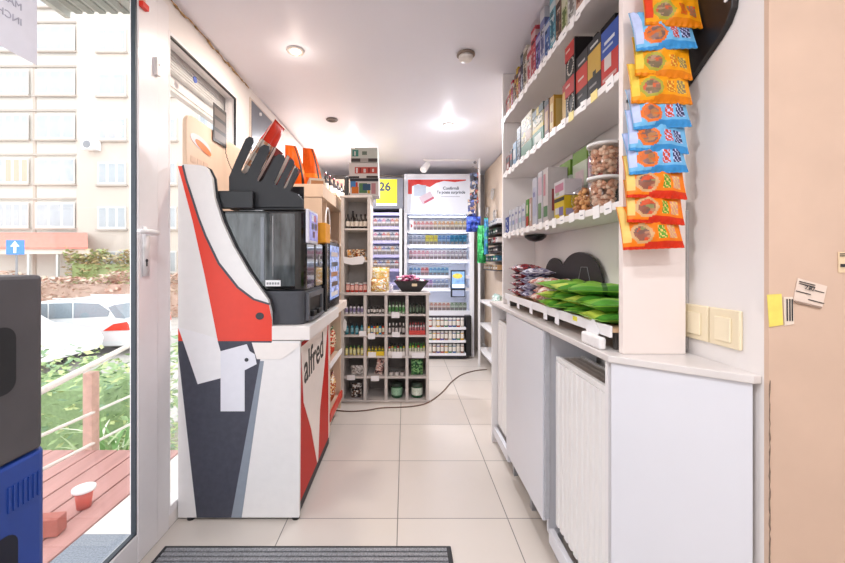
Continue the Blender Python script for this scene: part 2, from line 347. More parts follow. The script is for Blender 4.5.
for x, y in ((-.875, 1.553), (-.448, 1.556), (-.87, 2.1), (-.46, 2.1)):
    MB().cyl((x, y, 0), (x, y, .010), .016).cyl((x, y, .010), (x, y, .0138), .008).build('foot', BLACK, ks)
MB().prism(pp([(300.2, 344), (309, 344), (306, 360), (301, 352)]), 'y', Y0+.03, Y0+.034)

# ---- coffee machine standing on the ledge
cm = thing('coffee_machine', (-.60, 1.76, .79), 'black and dark grey coffee machine with glossy tinted front, on the kiosk counter', 'coffee machine')
def rrect(x0, x1, y0, y1, r, n=5):
    o = []
    for cx, cy, a0 in ((x1-r, y0+r, -90), (x1-r, y1-r, 0), (x0+r, y1-r, 90), (x0+r, y0+r, 180)):
        for i in range(n+1): a = R(a0+90*i/n); o.append((cx+r*math.cos(a), cy+r*math.sin(a)))
    return o
MB().prism(rrect(-.80, -.42, 1.57, 1.94, .03), 'z', .79, .93).build('lower_housing', mat('#46484e', .45, var=.05), cm, bevel=.004)
MB().prism(rrect(-.80, -.415, 1.566, 1.77, .04), 'z', .932, 1.262).build('upper_housing', GLOSSB, cm, bevel=.006)
MB().box(-.78, -.418, 1.7705, 1.94, .932, 1.142).build('rear_housing', GLOSSB, cm, bevel=.006)
MB().box(-.765, -.455, 1.5640, 1.5658, .950, 1.250).build('front_glass', mat('#474c4e', .08, var=.75, scale=11, coat=1, stretch=(2.5, 1, .5)), cm)  # black glass; its greyish streaks are reflections put into the colour
MB().box(-.596, -.580, 1.562, 1.5638, .97, 1.235).build('reflection_strip', mat('#7d8087', .2, .6), cm, bevel=.0005)  # bar standing in for a vertical reflection on the glass
MB().box(-.547, -.543, 1.562, 1.5638, .99, 1.24).build('reflection_strip', mat('#9a9a9c', .2, .6), cm)  # thinner reflection, also modelled as a pale bar
lb = MB().box(-.575, -.513, 1.561, 1.5638, .950, .975).build('white_label', PAPER, cm)
for k in range(5): MB().box(-.570+k*.011, -.562+k*.011, 1.5605, 1.561, .957, .966).build('print', MGREY, lb)
MB().box(-.70, -.60, 1.60, 1.64, 1.262, 1.270).build('lid_strip', mat('#b9bcc0', .3), cm, bevel=.002)
fr = MB(); fr.box(-.4195, -.405, 1.60, 1.62, .80, .92).box(-.4195, -.405, 1.86, 1.88, .80, .92).box(-.4195, -.405, 1.62, 1.86, .895, .92).box(-.4195, -.395, 1.62, 1.86, .80, .812)
fr.build('outlet_frame', mat('#5a5c62', .4), cm, bevel=.003)
MB().box(-.4195, -.4180, 1.62, 1.86, .812, .895).build('outlet_recess', BLACK, cm)
for y in (1.69, 1.79): MB().box(-.418, -.398, y-.025, y+.025, .812, .835).build('cup_stand', BLACK, cm, bevel=.003)
tb = MB().box(-.4145, -.400, 1.578, 1.742, 1.13, 1.272).build('touch_screen', mat('#dcdbe6', .3), cm, bevel=.004)
MB().box(-.3998, -.3985, 1.59, 1.73, 1.142, 1.262).build('display', mat('#8f8fd0', .2, emit=.35, var=.3, scale=25), tb)
for k, (yy, zz, cc) in enumerate(((1.62, 1.225, '#f3f3ff'), (1.66, 1.225, '#c05a70'), (1.62, 1.19, '#35354a'), (1.675, 1.19, '#35354a'), (1.64, 1.155, '#6a3355'))):
    MB().box(-.3984, -.3976, yy, yy+.035, zz, zz+.028).build('icon', mat(cc, .3), tb)
lg = MB(); q = [(-.4165, 1.86+.026*math.cos(a), 1.06+.026*math.sin(a)) for a in [R(60+i*30) for i in range(10)]]
lg.tube(q, .004, 6).tube([(-.4165, 1.86, 1.06), (-.4165, 1.886, 1.06)], .004, 6).build('logo', mat('#b8b9bd', .3, .5), cm)
# ---- second vending unit
sv = thing('snack_vending_box', (-.57, 2.14, .79), 'small black vending box with blue-lit side, behind the coffee machine', 'vending machine')
MB().box(-.73, -.405, 1.965, 2.335, .79, 1.165).build('housing', mat('#101216', .2, coat=.4), sv, bevel=.008)
MB().box(-.405, -.402, 2.02, 2.31, .83, 1.15).build('screen_frame', mat('#2c3340', .2), sv)
MB().box(-.402, -.4005, 2.035, 2.295, .845, 1.14).build('lit_panel', mat('#7f93c8', .2, emit=.5, var=.7, scale=30), sv)
for k in range(5):
    MB().box(-.4005, -.3995, 2.06+.01*(k % 2), 2.25, .86+k*.055, .885+k*.055).build('product_picture', mat(['#e8e4e4', '#3b2d2a', '#a66c3f', '#22242e', '#c9b9b0'][k], .3), sv)
tag(MB().box(-.47, -.375, 1.79, 1.90, 1.1435, 1.236).build('yellow_carton', mat('#f5a51a', .5, var=.05), bevel=.002), 'orange-yellow carton on the low rear part of the coffee machine', 'box')
for z in (1.19, 1.22): pass

# ---- black slotted organiser on the coffee machine
og = thing('pack_organiser', (-.60, 1.75, 1.2705), 'black slotted organiser holding snack packs, on top of the coffee machine', 'organiser')
def organ(Y):
    # profile with rounded slanting fingers, traced at the depth of the near panel
    P = [(229, 207), (229, 177), (236, 160), (245.5, 139), (249, 136.5), (253, 138), (253.5, 142), (241, 169), (241.5, 172.5), (244.5, 174), (247.5, 172),
         (260, 147), (264, 144.5), (269, 146), (269.5, 150), (257, 178.5), (257.5, 181), (260, 182), (262.5, 180), (275, 156.5), (279, 154), (284, 155.5), (284.8, 159), (274, 182), (274.5, 184.5), (277, 185),
         (289, 160), (292, 159), (294, 161.5), (294, 164), (283, 186.5), (284, 188.5), (286, 188), (294.5, 168.5), (297, 167.5), (298, 170), (290, 191), (298, 194), (303, 200), (303, 207)]
    return [PX(x, y, 1.60) for x, y in P]
MB().prism(organ(1.6), 'y', 1.60, 1.606).build('slotted_panel', mat('#26282c', .5, var=.05), og)
MB().box(-.74, -.47, 1.76, 1.766, 1.2795, 1.40).build('rear_panel', mat('#26282c', .5, var=.05), og)
MB().box(-.74, -.734, 1.607, 1.759, 1.2795, 1.38).build('side_wall', mat('#26282c', .5, var=.05), og)
MB().box(-.742, -.43, 1.607, 1.766, 1.2725, 1.279).build('base_tray', mat('#26282c', .5), og)
MB().box(-.80, -.63, 1.567, 1.598, 1.2725, 1.345).build('front_bin', mat('#202226', .4), og, bevel=.004)

# ---------------------------------------------------------------- pack and pouch makers
DK = .78
def pack_mesh(w, d, h, base, feats, rough=.4):
    cols = [base]; mb = MB().box(-w/2, w/2, -d/2, d/2, 0, h)
    e = .0003
    for f in feats:
        e += .00012
        sd, u0, u1, v0, v1, c = f
        if c not in cols: cols.append(c)
        i = cols.index(c); z0, z1 = v0*h, v1*h
        if sd == 'f': mb.box(-w/2+u0*w, -w/2+u1*w, -d/2-e, -d/2, z0, z1, i)
        elif sd == 'r': mb.box(w/2, w/2+e, -d/2+u0*d, -d/2+u1*d, z0, z1, i)
        elif sd == 'l': mb.box(-w/2-e, -w/2, -d/2+u0*d, -d/2+u1*d, z0, z1, i)
        elif sd == 't': mb.box(-w/2+u0*w, -w/2+u1*w, -d/2+v0*d, -d/2+v1*d, h, h+e, i)
    return mb.mesh('pack', [anymat(dark(c, DK), rough) for c in cols])
def auto_feats(rng, pal, dark='#2b2b30'):
    f = []; a, b = rng.uniform(.5, .62), rng.uniform(.68, .8)
    for sd in ('f', 'r'):
        f.append((sd, 0, 1, b, b+rng.uniform(.08, .15), pal[1]))
        f.append((sd, .12, .88, .14, a, 'P:%s,%s,%s,%s' % (pal[2], pal[3 % len(pal)], pal[1], pal[0])))
        f.append((sd, .28, .66, .22, a-.08, pal[3 % len(pal)]))
        for k in range(3): f.append((sd, .15, rng.uniform(.5, .85), b-.03-.035*k, b-.012-.035*k, dark if k else pal[3 % len(pal)]))
        f.append((sd, .1, .9, .04, .08, dark))
    return f
def pouch_mesh(w, h, t, pat, cols, seed=0, nx=18, nz=22, rough=.3, wr=.12, flat=.0012, name='pouch'):
    """pillow pouch standing in XZ, front at -Y; pat(u,v)->material index"""
    rng = random.Random(seed); ph = [rng.uniform(0, 6) for _ in range(6)]
    def pos(u, v, s):
        p = (1-abs(2*u-1)**3)*(1-abs(2*v-1)**4); wv = 1+wr*(math.sin(9*u+ph[0]+4*v)+.6*math.sin(17*v+ph[1])+.5*math.sin(23*u+ph[2]-9*v))
        cr = (1-.04*math.sin(math.pi*v))*1.0
        x = (u-.5)*w*(1-.06*p)*cr; z = v*h-0.0*p; y = s*(flat+t/2*p*wv)
        if v < .06 or v > .94: y += .0012*math.sin(u*60)
        y += .01*w*math.sin(3*u+ph[3])
        return (x, y, z)
    mb = MB(); N = (nx+1)*(nz+1)
    vs = [pos(i/nx, j/nz, -1) for j in range(nz+1) for i in range(nx+1)]+[pos(i/nx, j/nz, 1) for j in range(nz+1) for i in range(nx+1)]
    mb.v = vs
    for j in range(nz):
        for i in range(nx):
            k = j*(nx+1)+i; m = pat((i+.5)/nx, (j+.5)/nz)
            mb.f.append((k, k+1, k+nx+2, k+nx+1)); mb.m.append(m)
            mb.f.append((N+k+1, N+k, N+k+nx+1, N+k+nx+2)); mb.m.append(m)
    def side(idx):
        for a, b in zip(idx, idx[1:]): mb.f.append((a, N+a, N+b, b)); mb.m.append(0)
    side([i for i in range(nx, -1, -1)][::-1][::-1]); side([nz*(nx+1)+i for i in range(nx+1)])
    side([j*(nx+1) for j in range(nz+1)]); side([j*(nx+1)+nx for j in range(nz, -1, -1)])
    return mb.mesh(name, [anymat(c, rough, .08) for c in cols], smooth=True)
def hashpat(seed, n, base_w=3):
    rng = random.Random(seed); g = [[rng.choice([0]*base_w+list(range(n))) for _ in range(9)] for _ in range(9)]
    return lambda u, v: g[int(u*8.99)][int(v*8.99)]

# snack packs in the organiser slots (each slants like the fingers)
slots = [((245, 178), (279, 124), 'pale'), ((258, 186), (278, 150), 'dark'), ((274, 189), (290, 158), 'red'), ((285, 192), (297, 168), 'dark')]
sl_lab = ['red-topped transparent snack pouch in the widest organiser slot', 'dark-brown snack pack in the second organiser slot from the left', 'red and cream snack pack in the third organiser slot', 'black snack pack in the last organiser slot nearest the aisle']
for k, ((xa, ya), (xb, yb), kind) in enumerate(slots):
    A = PX(xa, ya, 1.66); B = PX(xb, yb, 1.66); L = math.hypot(B[0]-A[0], B[1]-A[1]); ang = math.atan2(B[0]-A[0], B[1]-A[1])
    if kind == 'pale': cols = ['#eadfd4', '#e23a25', '#d69a74']; pat = (lambda u, v: 1 if v > .62 else (2 if int(u*9+v*14) % 3 == 0 else 0))
    elif kind == 'red': cols = ['#c43a2c', '#efe4d8', '#5a1e18']; pat = (lambda u, v: 1 if u < .3 else (2 if .4 < v < .5 else 0))
    else: cols = ['#2a1f20', '#d8cfc8', '#8a2b22']; pat = (lambda u, v: 1 if u < .18 else (2 if v > .8 else 0))
    me = pouch_mesh(.10 if k else .12, L, .010 if k else .05, pat, cols, seed=k, name='snack_pouch')
    me.transform(Matrix.Rotation(R(90), 4, 'Z'))           # width now runs along Y
    o = place(me, 'snack_pouch', (A[0], 1.672, A[1]+.004), (0, ang, 0), sl_lab[k], 'snack pack', 'snack packs in the organiser')

# black card on the window with a curly wire
A = .925
bc = MB().box(-.9, -.898, 1.777, 1.906, 1.622, 1.80)
for k in range(3): bc.box(-.898, -.8972, 1.786, 1.897, 1.635+k*.055, 1.672+k*.055, 1)
card = tag(bc.build('black_card', [mat('#2a2520', .4), mat('#5c5148', .4)]), 'small black gridded card stuck on the window glass', 'card')
wv = []
for i in range(40):
    t = i/39; wv.append((-.896+.04*t+.002*math.sin(i*1.9), 1.89+.04*t, 1.62-.15*t**.6+.002*math.cos(i*1.9)))
tag(MB().tube(wv, .0018, 6).build('curly_wire', BLACK, smooth=True), 'thin black curly wire hanging from the black card', 'wire')
tag(MB().cyl((-.9485, 1.71, 1.872), (-.9455, 1.71, 1.872), .014).build('blue_sticker', mat('#3b57a8', .5)), 'tiny round blue sticker near the top of the side window', 'sticker')

# ================================================================ LEFT WOODEN SHELVES BEHIND THE KIOSK
ls = thing('wooden_shelf_unit', (-.68, 2.7, 0), 'pale wooden shelf unit against the left wall, behind the vending boxes', 'shelf unit')
MB().box(-.92, -.52, 2.40, 3.15, 1.462, 1.545).build('top_board', BEIGEW, ls, bevel=.002)
MB().box(-.64, -.53, 2.405, 2.42, .7905, 1.461).build('side_panel', BEIGEW, ls)
MB().box(-.92, -.545, 2.62, 2.638, .001, 1.461).build('side_panel', BEIGEW, ls)
MB().box(-.92, -.54, 3.12, 3.138, .0, 1.461).build('side_panel', BEIGEW, ls)
for z in (.95, 1.2): MB().box(-.92, -.55, 2.639, 3.119, z, z+.018).build('shelf_board', BEIGEW, ls)
fr = MB()
sn = thing('snack_shelf', (-.66, 2.4, 0), 'low pale shelf with red-edged tiers of snack bags, behind the red kiosk panel', 'shelf unit')
MB().box(-.90, -.44, 2.59, 2.605, .05, .74).build('side_panel', BEIGEW, sn)
MB().box(-.90, -.44, 2.215, 2.235, .05, .74).build('side_panel', BEIGEW, sn)
for z in (.13, .43): MB().box(-.90, -.445, 2.236, 2.589, z, z+.015).build('shelf_board', BEIGEW, sn)
MB().box(-.92, -.40, 2.206, 2.61, .742, .79).build('top_board', mat('#efe0d4', .4), sn, bevel=.002)
MB().box(-.444, -.432, 2.2, 2.62, .12, .165).build('red_price_rail', mat('#d2402f', .4), sn)
MB().box(-.444, -.434, 2.2, 2.62, .425, .455).build('price_rail', WHITE, sn)
rng = random.Random(9)
pal = [('#e9d6b8', '#c7452f', '#7a4a2a'), ('#f1efe9', '#3f9a3a', '#2c6e31'), ('#e6c48a', '#b4572c', '#f2ede2'), ('#efe6dd', '#a8342b', '#5c3b2b')]
n = 0
for tier, z in ((0, .146), (1, .446)):
    for j in range(4):
        p = pal[(j+tier*2) % 4]
        me = pouch_mesh(.085, .17, .05, (lambda u, v: 0 if v > .3 else 1), ['P:'+','.join(p), p[1]], seed=n, nx=10, nz=12, name='snack_bag')
        col = ['tan', 'white and green', 'golden', 'cream'][(j+tier*2) % 4]
        place(me, 'snack_bag', (-.485-.02*(j % 2), 2.285+j*.085, z), (R(4), 0, R(90)), '%s snack bag, %s from the kiosk on the %s tier' % (col, ORD[j], ['bottom', 'middle'][tier]), 'snack bag', 'snack bags on the low shelf'); n += 1
# orange crisps bags on the top board
for k, (x, Y, hh, w_, c) in enumerate(((-.715, 2.47, .26, .15, '#e8600c'), (-.66, 2.70, .31, .16, '#e65c0a'))):
    me = pouch_mesh(w_, hh, .07, (lambda u, v: 1 if abs(u-.85) < .05 else (2 if .3 < v < .42 else 0)), [c, '#2f2320', '#f5851f'], seed=20+k, name='crisps_bag')
    for v in me.vertices: v.co.x = v.co.x*(1-.55*(v.co.z/hh)**1.5)-.03*(v.co.z/hh)**2
    place(me, 'crisps_bag', (x, Y, 1.547), (0, 0, R(20)), ['orange crisps bag with a dark strip, nearer one on the wooden top board', 'plain orange crisps bag, taller and further one on the wooden top board'][k], 'crisps bag', 'orange crisps bags')
for k, (x, Y) in enumerate(((-.60, 2.43), (-.585, 2.52))):
    pass
me = pack_mesh(.10, .16, .05, '#e7dccb', [('f', .1, .9, .2, .7, '#c98f63'), ('t', .1, .9, .1, .9, '#efe6d8')])
place(me, 'cardboard_box', (-.60, 2.55, 1.547), R(20), 'small cream box lying in front of the orange crisps bags', 'box')
q = [(-.53-.0, 2.5+.085*math.cos(a), 1.30+.13*math.sin(a)) for a in [2*math.pi*i/32 for i in range(33)]]
tag(MB().tube([(-.51, 2.50+.07*math.cos(a), 1.287+.118*math.sin(a)) for a in [2*math.pi*i/32 for i in range(33)]], .005, 6).build('wire_hoop', WHITE, smooth=True), 'white ring-shaped hoop hanging on the wooden shelf side', 'hoop')

# ================================================================ BOTTLE MESHES
BC = {}
def bottle_mesh(body, cap, label, r=.012, h=.075, kind='round'):
    k = (body, cap, label, r, h, kind)
    if k in BC: return BC[k]
    if kind == 'jar': prof = [(r*.9, 0), (r, .004), (r, h*.2), (r, h*.72), (r*.92, h*.8), (r*.95, h*.81), (r*.95, h)]; ms = [0, 0, 2, 0, 1, 1]
    elif kind == 'wine': prof = [(r*.9, 0), (r, .004), (r, h*.15), (r, h*.5), (r*.95, h*.6), (r*.4, h*.75), (r*.36, h*.88), (r*.4, h*.89), (r*.4, h)]; ms = [0, 0, 2, 0, 0, 0, 1, 1]
    else: prof = [(r*.85, 0), (r, .003), (r, h*.18), (r, h*.58), (r*.92, h*.66), (r*.45, h*.74), (r*.42, h*.78), (r*.5, h*.785), (r*.42, h)]; ms = [0, 0, 2, 0, 0, 0, 1, 1]
    me = MB().lathe(prof, seg=12, ms=ms).mesh('bottle', [mat(body, .25, var=.05), mat(cap, .4, var=.03), mat(label, .5, var=.25, scale=150)], smooth=True)
    BC[k] = me; return me

# ================================================================ PIGEONHOLE UNIT
PY = 2.84
pu = thing('pigeonhole_unit', (-.16, 3.0, 0), 'white pigeonhole display of twenty cubbies on a dark plinth, mid-shop', 'shelf unit')
xs = [PX(v, 300, PY)[0] for v in (342.5, 365, 386, 407, 427.5)]; zs = [PX(400, v, PY)[1] for v in (293.5, 315, 336, 357, 377.5, 398.5)]
T = .011; CUB = mat('#cdc6c2', .45, var=.03)
for i, x in enumerate(xs): MB().box(x-T, x+T if i < 4 else x+T, PY, PY+.26, zs[5]-.01, zs[0]-.014).build('upright', CUB, pu, bevel=.001)
for j, z in enumerate(zs):
    if j in (0, 5): MB().box(xs[0]-T-.01, xs[4]+T+.01, PY-.004, PY+.27, z-.013 if j == 0 else z-.025, z+.006 if j == 0 else z-.0105).build('top_board' if j == 0 else 'bottom_board', CUB, pu, bevel=.001)
    else:
        for i in range(4): MB().box(xs[i]+T, xs[i+1]-T, PY+.002, PY+.258, z-.008, z+.006).build('shelf_board', CUB, pu)
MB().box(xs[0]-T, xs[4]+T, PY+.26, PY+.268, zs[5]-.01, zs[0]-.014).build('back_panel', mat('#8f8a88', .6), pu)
MB().box(xs[0]-.005, xs[4]+.005, PY+.012, PY+.26, 0, zs[5]-.026).build('plinth', mat('#3d3634', .6), pu)
cells = {
 (0,0): ('b', 5, '#e6e2ea', '#26222a', '#8a7fa5', .011, .07, 'white and purple'), (0,1): ('b', 6, '#35302e', '#241f1f', '#d7d2cc', .010, .055, 'dark brown'),
 (0,2): ('b', 5, '#b9cdb4', '#4c6a4a', '#4f8a4b', .011, .085, 'pale green'), (0,3): ('b', 5, '#39433a', '#202622', '#5d6f5a', .011, .08, 'dark green'),
 (1,0): ('b', 4, '#2f7a8c', '#1f2f3a', '#7fb3bf', .013, .085, 'teal'), (1,1): ('m', 6, ['#e0b528', '#2f83b5', '#cf4a2c', '#e8c53a', '#3a9fc0', '#d65b3a'], '#222222', '#f2ead0', .010, .08, ''),
 (1,2): ('b', 5, '#4a4240', '#e8e4e2', '#cfc7c4', .011, .085, 'dark and white'), (1,3): ('b', 6, '#d9cfd0', '#c05a5e', '#cf7f86', .009, .085, 'pink'),
 (2,0): ('b', 5, '#ddcf7a', '#5a8a4a', '#efe9b0', .011, .07, 'pale yellow'), (2,1): ('b', 5, '#dcc33c', '#9a8a32', '#8a9a4a', .011, .06, 'yellow'),
 (2,2): ('m', 6, ['#b8382c', '#d9b52c', '#3d8a45', '#c94a32', '#3f7f46', '#e0c23a'], '#2a2a2a', '#efe6cf', .009, .08, ''),
 (2,3): ('m', 6, ['#8fbf3f', '#e2d33e', '#58a344', '#cf5a3f', '#6bb04a', '#e2d33e'], '#3a8a3a', '#f0ecd2', .009, .085, ''),
}
RN = ['top', 'second', 'third', 'fourth', 'bottom']; CNn = ['left', 'second', 'third', 'right']
names = {'#e0b528': 'yellow', '#2f83b5': 'blue', '#cf4a2c': 'orange-red', '#e8c53a': 'bright yellow', '#3a9fc0': 'light blue', '#d65b3a': 'orange', '#b8382c': 'dark red',
         '#d9b52c': 'mustard', '#3d8a45': 'green', '#c94a32': 'red', '#3f7f46': 'dark green', '#8fbf3f': 'lime', '#e2d33e': 'yellow', '#58a344': 'green', '#cf5a3f': 'red', '#6bb04a': 'pale green', '#e0c23a': 'golden'}
for (r, c_), sp_ in cells.items():
    kind, n, cols, cap, lab, rad, hh, word = sp_
    x0, x1 = xs[c_]+T+rad+.004, xs[c_+1]-T-rad-.004; zf = zs[r+1]+.0065 if r < 4 else zs[5]-.0095
    tray = {(1,3): '#c8433c', (2,1): '#e8c72c', (2,2): '#e9e4e0', (2,3): '#e9e6e2'}.get((r, c_))
    if tray:
        tm = MB(); a, b = xs[c_]+T+.004, xs[c_+1]-T-.004; z0 = zf
        tm.box(a, b, PY+.012, PY+.12, z0, z0+.003).box(a, b, PY+.012, PY+.014, z0+.003, z0+.032).box(a, a+.002, PY+.014, PY+.12, z0+.003, z0+.032).box(b-.002, b, PY+.014, PY+.12, z0+.003, z0+.032)
        tag(tm.build('display_tray', mat(tray, .5)), '%s card tray in the %s row, %s cubby from left' % ({'#c8433c': 'red', '#e8c72c': 'yellow'}.get(tray, 'white'), RN[r], ['first', 'second', 'third', 'fourth'][c_]), 'tray'); zf += .0032
    for i in range(n):
        x = x0+(x1-x0)*i/(n-1); cc = cols[i] if kind == 'm' else cols; wd = names[cc] if kind == 'm' else word
        me = bottle_mesh(cc, cap, lab, rad, hh)
        place(me, 'bottle', (x, PY+.035+.018*(i % 2)+(0 if not tray else .006), zf), 0, 'small %s bottle, %s from left in the %s row, %s cubby' % (wd, ORD[i], RN[r], ['first', 'second', 'third', 'fourth'][c_]), 'bottle', 'small bottles in the pigeonholes')
# lower cells
def pouch_at(x, Y, z, w_, h_, t, cols, seed, label, rot=(0, 0, 0), cat='pouch', group=None, name='pouch', pat=None):
    if not pat: pat = (lambda u, v: 0); cols = ['P:'+','.join(cols)]
    me = pouch_mesh(w_, h_, t, pat, cols, seed=seed, nx=12, nz=12, name=name); return place(me, name, (x, Y, z), rot, label, cat, group)
cz = lambda r: zs[r+1]+.0075
cx_ = lambda c: (xs[c]+xs[c+1])/2
pouch_at(cx_(0)+.02, PY+.05, cz(3), .09, .07, .04, ['#e9e5e3', '#c9c3bf', '#8f8885'], 1, 'white crumpled pouch in the fourth row, first cubby', name='crumpled_pouch')
pouch_at(cx_(1)+.015, PY+.06, cz(3), .06, .12, .04, ['#efd9d2', '#d9a79c', '#3a2a30'], 2, 'pale pink pouch in the fourth row, second cubby', rot=(0, R(12), 0), name='crumpled_pouch')
pouch_at(cx_(3)+.0, PY+.05, cz(3), .09, .115, .05, ['#2f6b3c', '#7fae72', '#20402a'], 3, 'dark green pouch in the fourth row, fourth cubby', name='green_pouch')
pouch_at(cx_(0)+.015, PY+.05, zs[5]-.009, .08, .11, .05, ['#2c2a2b', '#d9d5d0', '#6c5548'], 4, 'black and white pouch in the bottom row, first cubby', name='dark_pouch')
for i in range(3):
    me = bottle_mesh('#e9e5e2', '#3a3534', '#b9b3ae', .016, .028, 'jar')
    place(me, 'small_tin', (cx_(2)-.042+i*.042, PY+.04, cz(3)), 0, 'small white tin, %s from left in the fourth row, third cubby' % ORD[i], 'tin', 'small tins in a cubby')
for c_ in (2, 3):
    me = bottle_mesh('#2d5a3f', '#26352c' if c_ == 2 else '#3a4a3e', '#d6e0d2' if c_ == 3 else '#8fb79a', .044, .105, 'jar')
    place(me, 'green_jar', (cx_(c_), PY+.07, zs[5]-.009), 0, 'large dark green jar in the bottom row, %s cubby' % ['', '', 'third', 'fourth'][c_], 'jar', 'large green jars')
for k, (a, b, c, d_) in enumerate(((359, 331, 366, 336), (368, 333, 375, 339), (391.5, 312, 399.5, 318), (392, 332, 400, 337), (347, 375, 355, 380), (371, 376, 379, 381), (392, 352, 402, 358), (368, 352, 376, 357), (412, 353, 424, 358))):
    A = PX(a, b, PY-.004); B = PX(c, d_, PY-.004)
    MB().box(A[0], B[0], PY-.0065, PY-.0045, B[1], A[1]).build('price_tag', PAPER, pu)
o = MB().prism([(PX(345, 325, PY)[0]+.014*math.cos(a), PX(345, 325, PY)[1]+.045*math.sin(a)) for a in [2*math.pi*i/20 for i in range(20)]], 'y', PY-.009, PY-.007).build('oval_tag', PAPER, pu)

# ---- on top: tall shelf, chip bags, basket
ZT = zs[0]+.0065
ts = thing('upright_shelf', (-.37, 2.97, ZT), 'narrow pale upright shelf of three tiers standing on the pigeonhole display', 'shelf unit')
ax, bx = PX(341, 300, 2.86)[0], PX(370.5, 300, 2.86)[0]; tz = [PX(0, v, 2.86)[1] for v in (196, 229, 261)]
for x in (ax, bx-.024): MB().box(x, x+.024, 2.86, 3.08, ZT+.0005, tz[0]-.012).build('side_panel', mat('#ddd5ce', .5), ts, bevel=.001)
MB().box(ax-.01, bx+.01, 2.855, 3.08, tz[0]-.0115, tz[0]+.005).build('top_board', mat('#ddd5ce', .5), ts, bevel=.001)
for z in tz[1:]: MB().box(ax+.0245, bx-.0245, 2.862, 3.07, z-.008, z+.006).build('shelf_board', mat('#ddd5ce', .5), ts)
MB().box(ax+.0245, bx-.0245, 3.07, 3.078, ZT+.001, tz[0]-.013).build('back_panel', mat('#b7b2ae', .6), ts)
MB().prism([PX(x, y, 2.86) for x, y in ((343, 256), (350, 258), (363, 255.5), (365, 259), (363, 264), (352, 265), (344, 263))], 'y', 2.852, 2.8545).build('paper_label', PAPER, ts)
for i in range(5):
    place(bottle_mesh('#2b2420', '#17130f', '#e6dccf', .0165, .11, 'wine'), 'dark_bottle', (ax+.046+i*.033, 2.90+.012*(i % 2), tz[1]+.0065), 0,
          'dark bottle with cream label, %s from left on the upright shelf' % ORD[i], 'bottle', 'dark bottles on the upright shelf')
place(bottle_mesh('#332a24', '#17130f', '#cfc6ba', .02, .145, 'wine'), 'tall_bottle', (ax+.075, 2.975, tz[1]+.0065), 0, 'taller dark bottle behind the row of five on the upright shelf', 'bottle')
bs = MB(); bs.box(ax+.035, bx-.035, 2.868, 2.99, tz[2]+.0065, tz[2]+.03)
tag(bs.build('snack_basket', mat('#d9b58c', .7), bevel=.003), 'small tan basket of snacks on the upright shelf', 'basket')
for i in range(4):
    pouch_at(ax+.06+i*.031, 2.90+.025*(i % 2), tz[2]+.031, .034, .06, .02, [['#e2a45a', '#efe2cf', '#8a5a3a'], ['#efe8dd', '#c89a6a', '#6a5040'], ['#d98a3a', '#f2dfc0', '#9a4a2a'], ['#efe7da', '#b98a5a', '#5a4a40']][i], 30+i,
             'small tan snack pack, %s from left in the tan basket' % ORD[i], cat='snack pack', group='snack packs in the tan basket', name='snack_pack', rot=(0, R(6*i-9), 0))
for i in range(5):
    place(bottle_mesh('#c1302a', '#c9c4c2', '#e6b9ae', .0155, .065 if i % 2 else .072, 'jar'), 'red_can', (ax+.046+i*.033, 2.90, ZT+.001), 0, 'small red can, %s from left under the upright shelf' % ORD[i], 'can', 'red cans in the upright shelf')
# cartons on top
cart = [((350, 197), (378.5, 179), '#e6e0dc', [('f', 0, 1, .8, .97, '#3a3c44'), ('f', .02, .2, .45, .8, '#4d8ed0'), ('f', .06, .3, .12, .5, '#e07a2c'), ('f', .32, .6, .15, .7, '#5c8a5a'), ('f', .45, .72, .3, .66, '#33567a'), ('f', .75, .9, .1, .7, '#c98f94'), ('f', .2, .27, .5, .75, '#d8412e'), ('f', .62, .7, .12, .3, '#d7b13a')], 'white carton with colourful product pictures, lowest of the stack'),
        ((349, 178.5), (378, 163), '#efe9e6', [('f', .2, .97, .3, .72, '#d2544a'), ('f', .24, .3, .34, .66, '#f5efec'), ('f', .36, .42, .34, .66, '#8f2b26'), ('f', .5, .58, .36, .6, '#f3eae6'), ('f', .66, .72, .36, .66, '#8f2b26'), ('f', .8, .86, .4, .6, '#f3eae6'), ('f', 0, .35, .0, .12, '#2e2b2e'), ('f', .6, 1, .02, .14, '#3b2c2a')], 'white carton with a red printed band, middle of the stack'),
        ((351, 162.5), (377.5, 148), '#dfe3da', [('f', 0, 1, .02, .26, '#4d4947'), ('f', .35, .65, .02, .26, '#b8b0ad'), ('f', .05, .28, .4, .85, '#4f9a8a'), ('f', .12, .18, .45, .75, '#e8efe8'), ('f', .42, .6, .5, .75, '#7a8a7c')], 'pale green-white carton, topmost of the stack under the ceiling')]
for (p0, p1, base, ft, lb_) in cart:
    A = PX(*p0, 2.88); B = PX(*p1, 2.88); w_ = B[0]-A[0]
    me = pack_mesh(w_, .17, B[1]-A[1]-.001, base, ft); place(me, 'carton', ((A[0]+B[0])/2, 2.88+.085, max(A[1], tz[0]+.006) if p0[1] == 197 else A[1]+.003), 0, lb_, 'box', 'cartons stacked on the upright shelf')
A = PX(344.5, 197, 2.9); tag(MB().box(A[0], A[0]+.028, 2.89, 2.96, tz[0]+.0055, tz[0]+.15).build('slim_speaker', BLACK, bevel=.004), 'slim black upright box beside the stacked cartons', 'speaker')
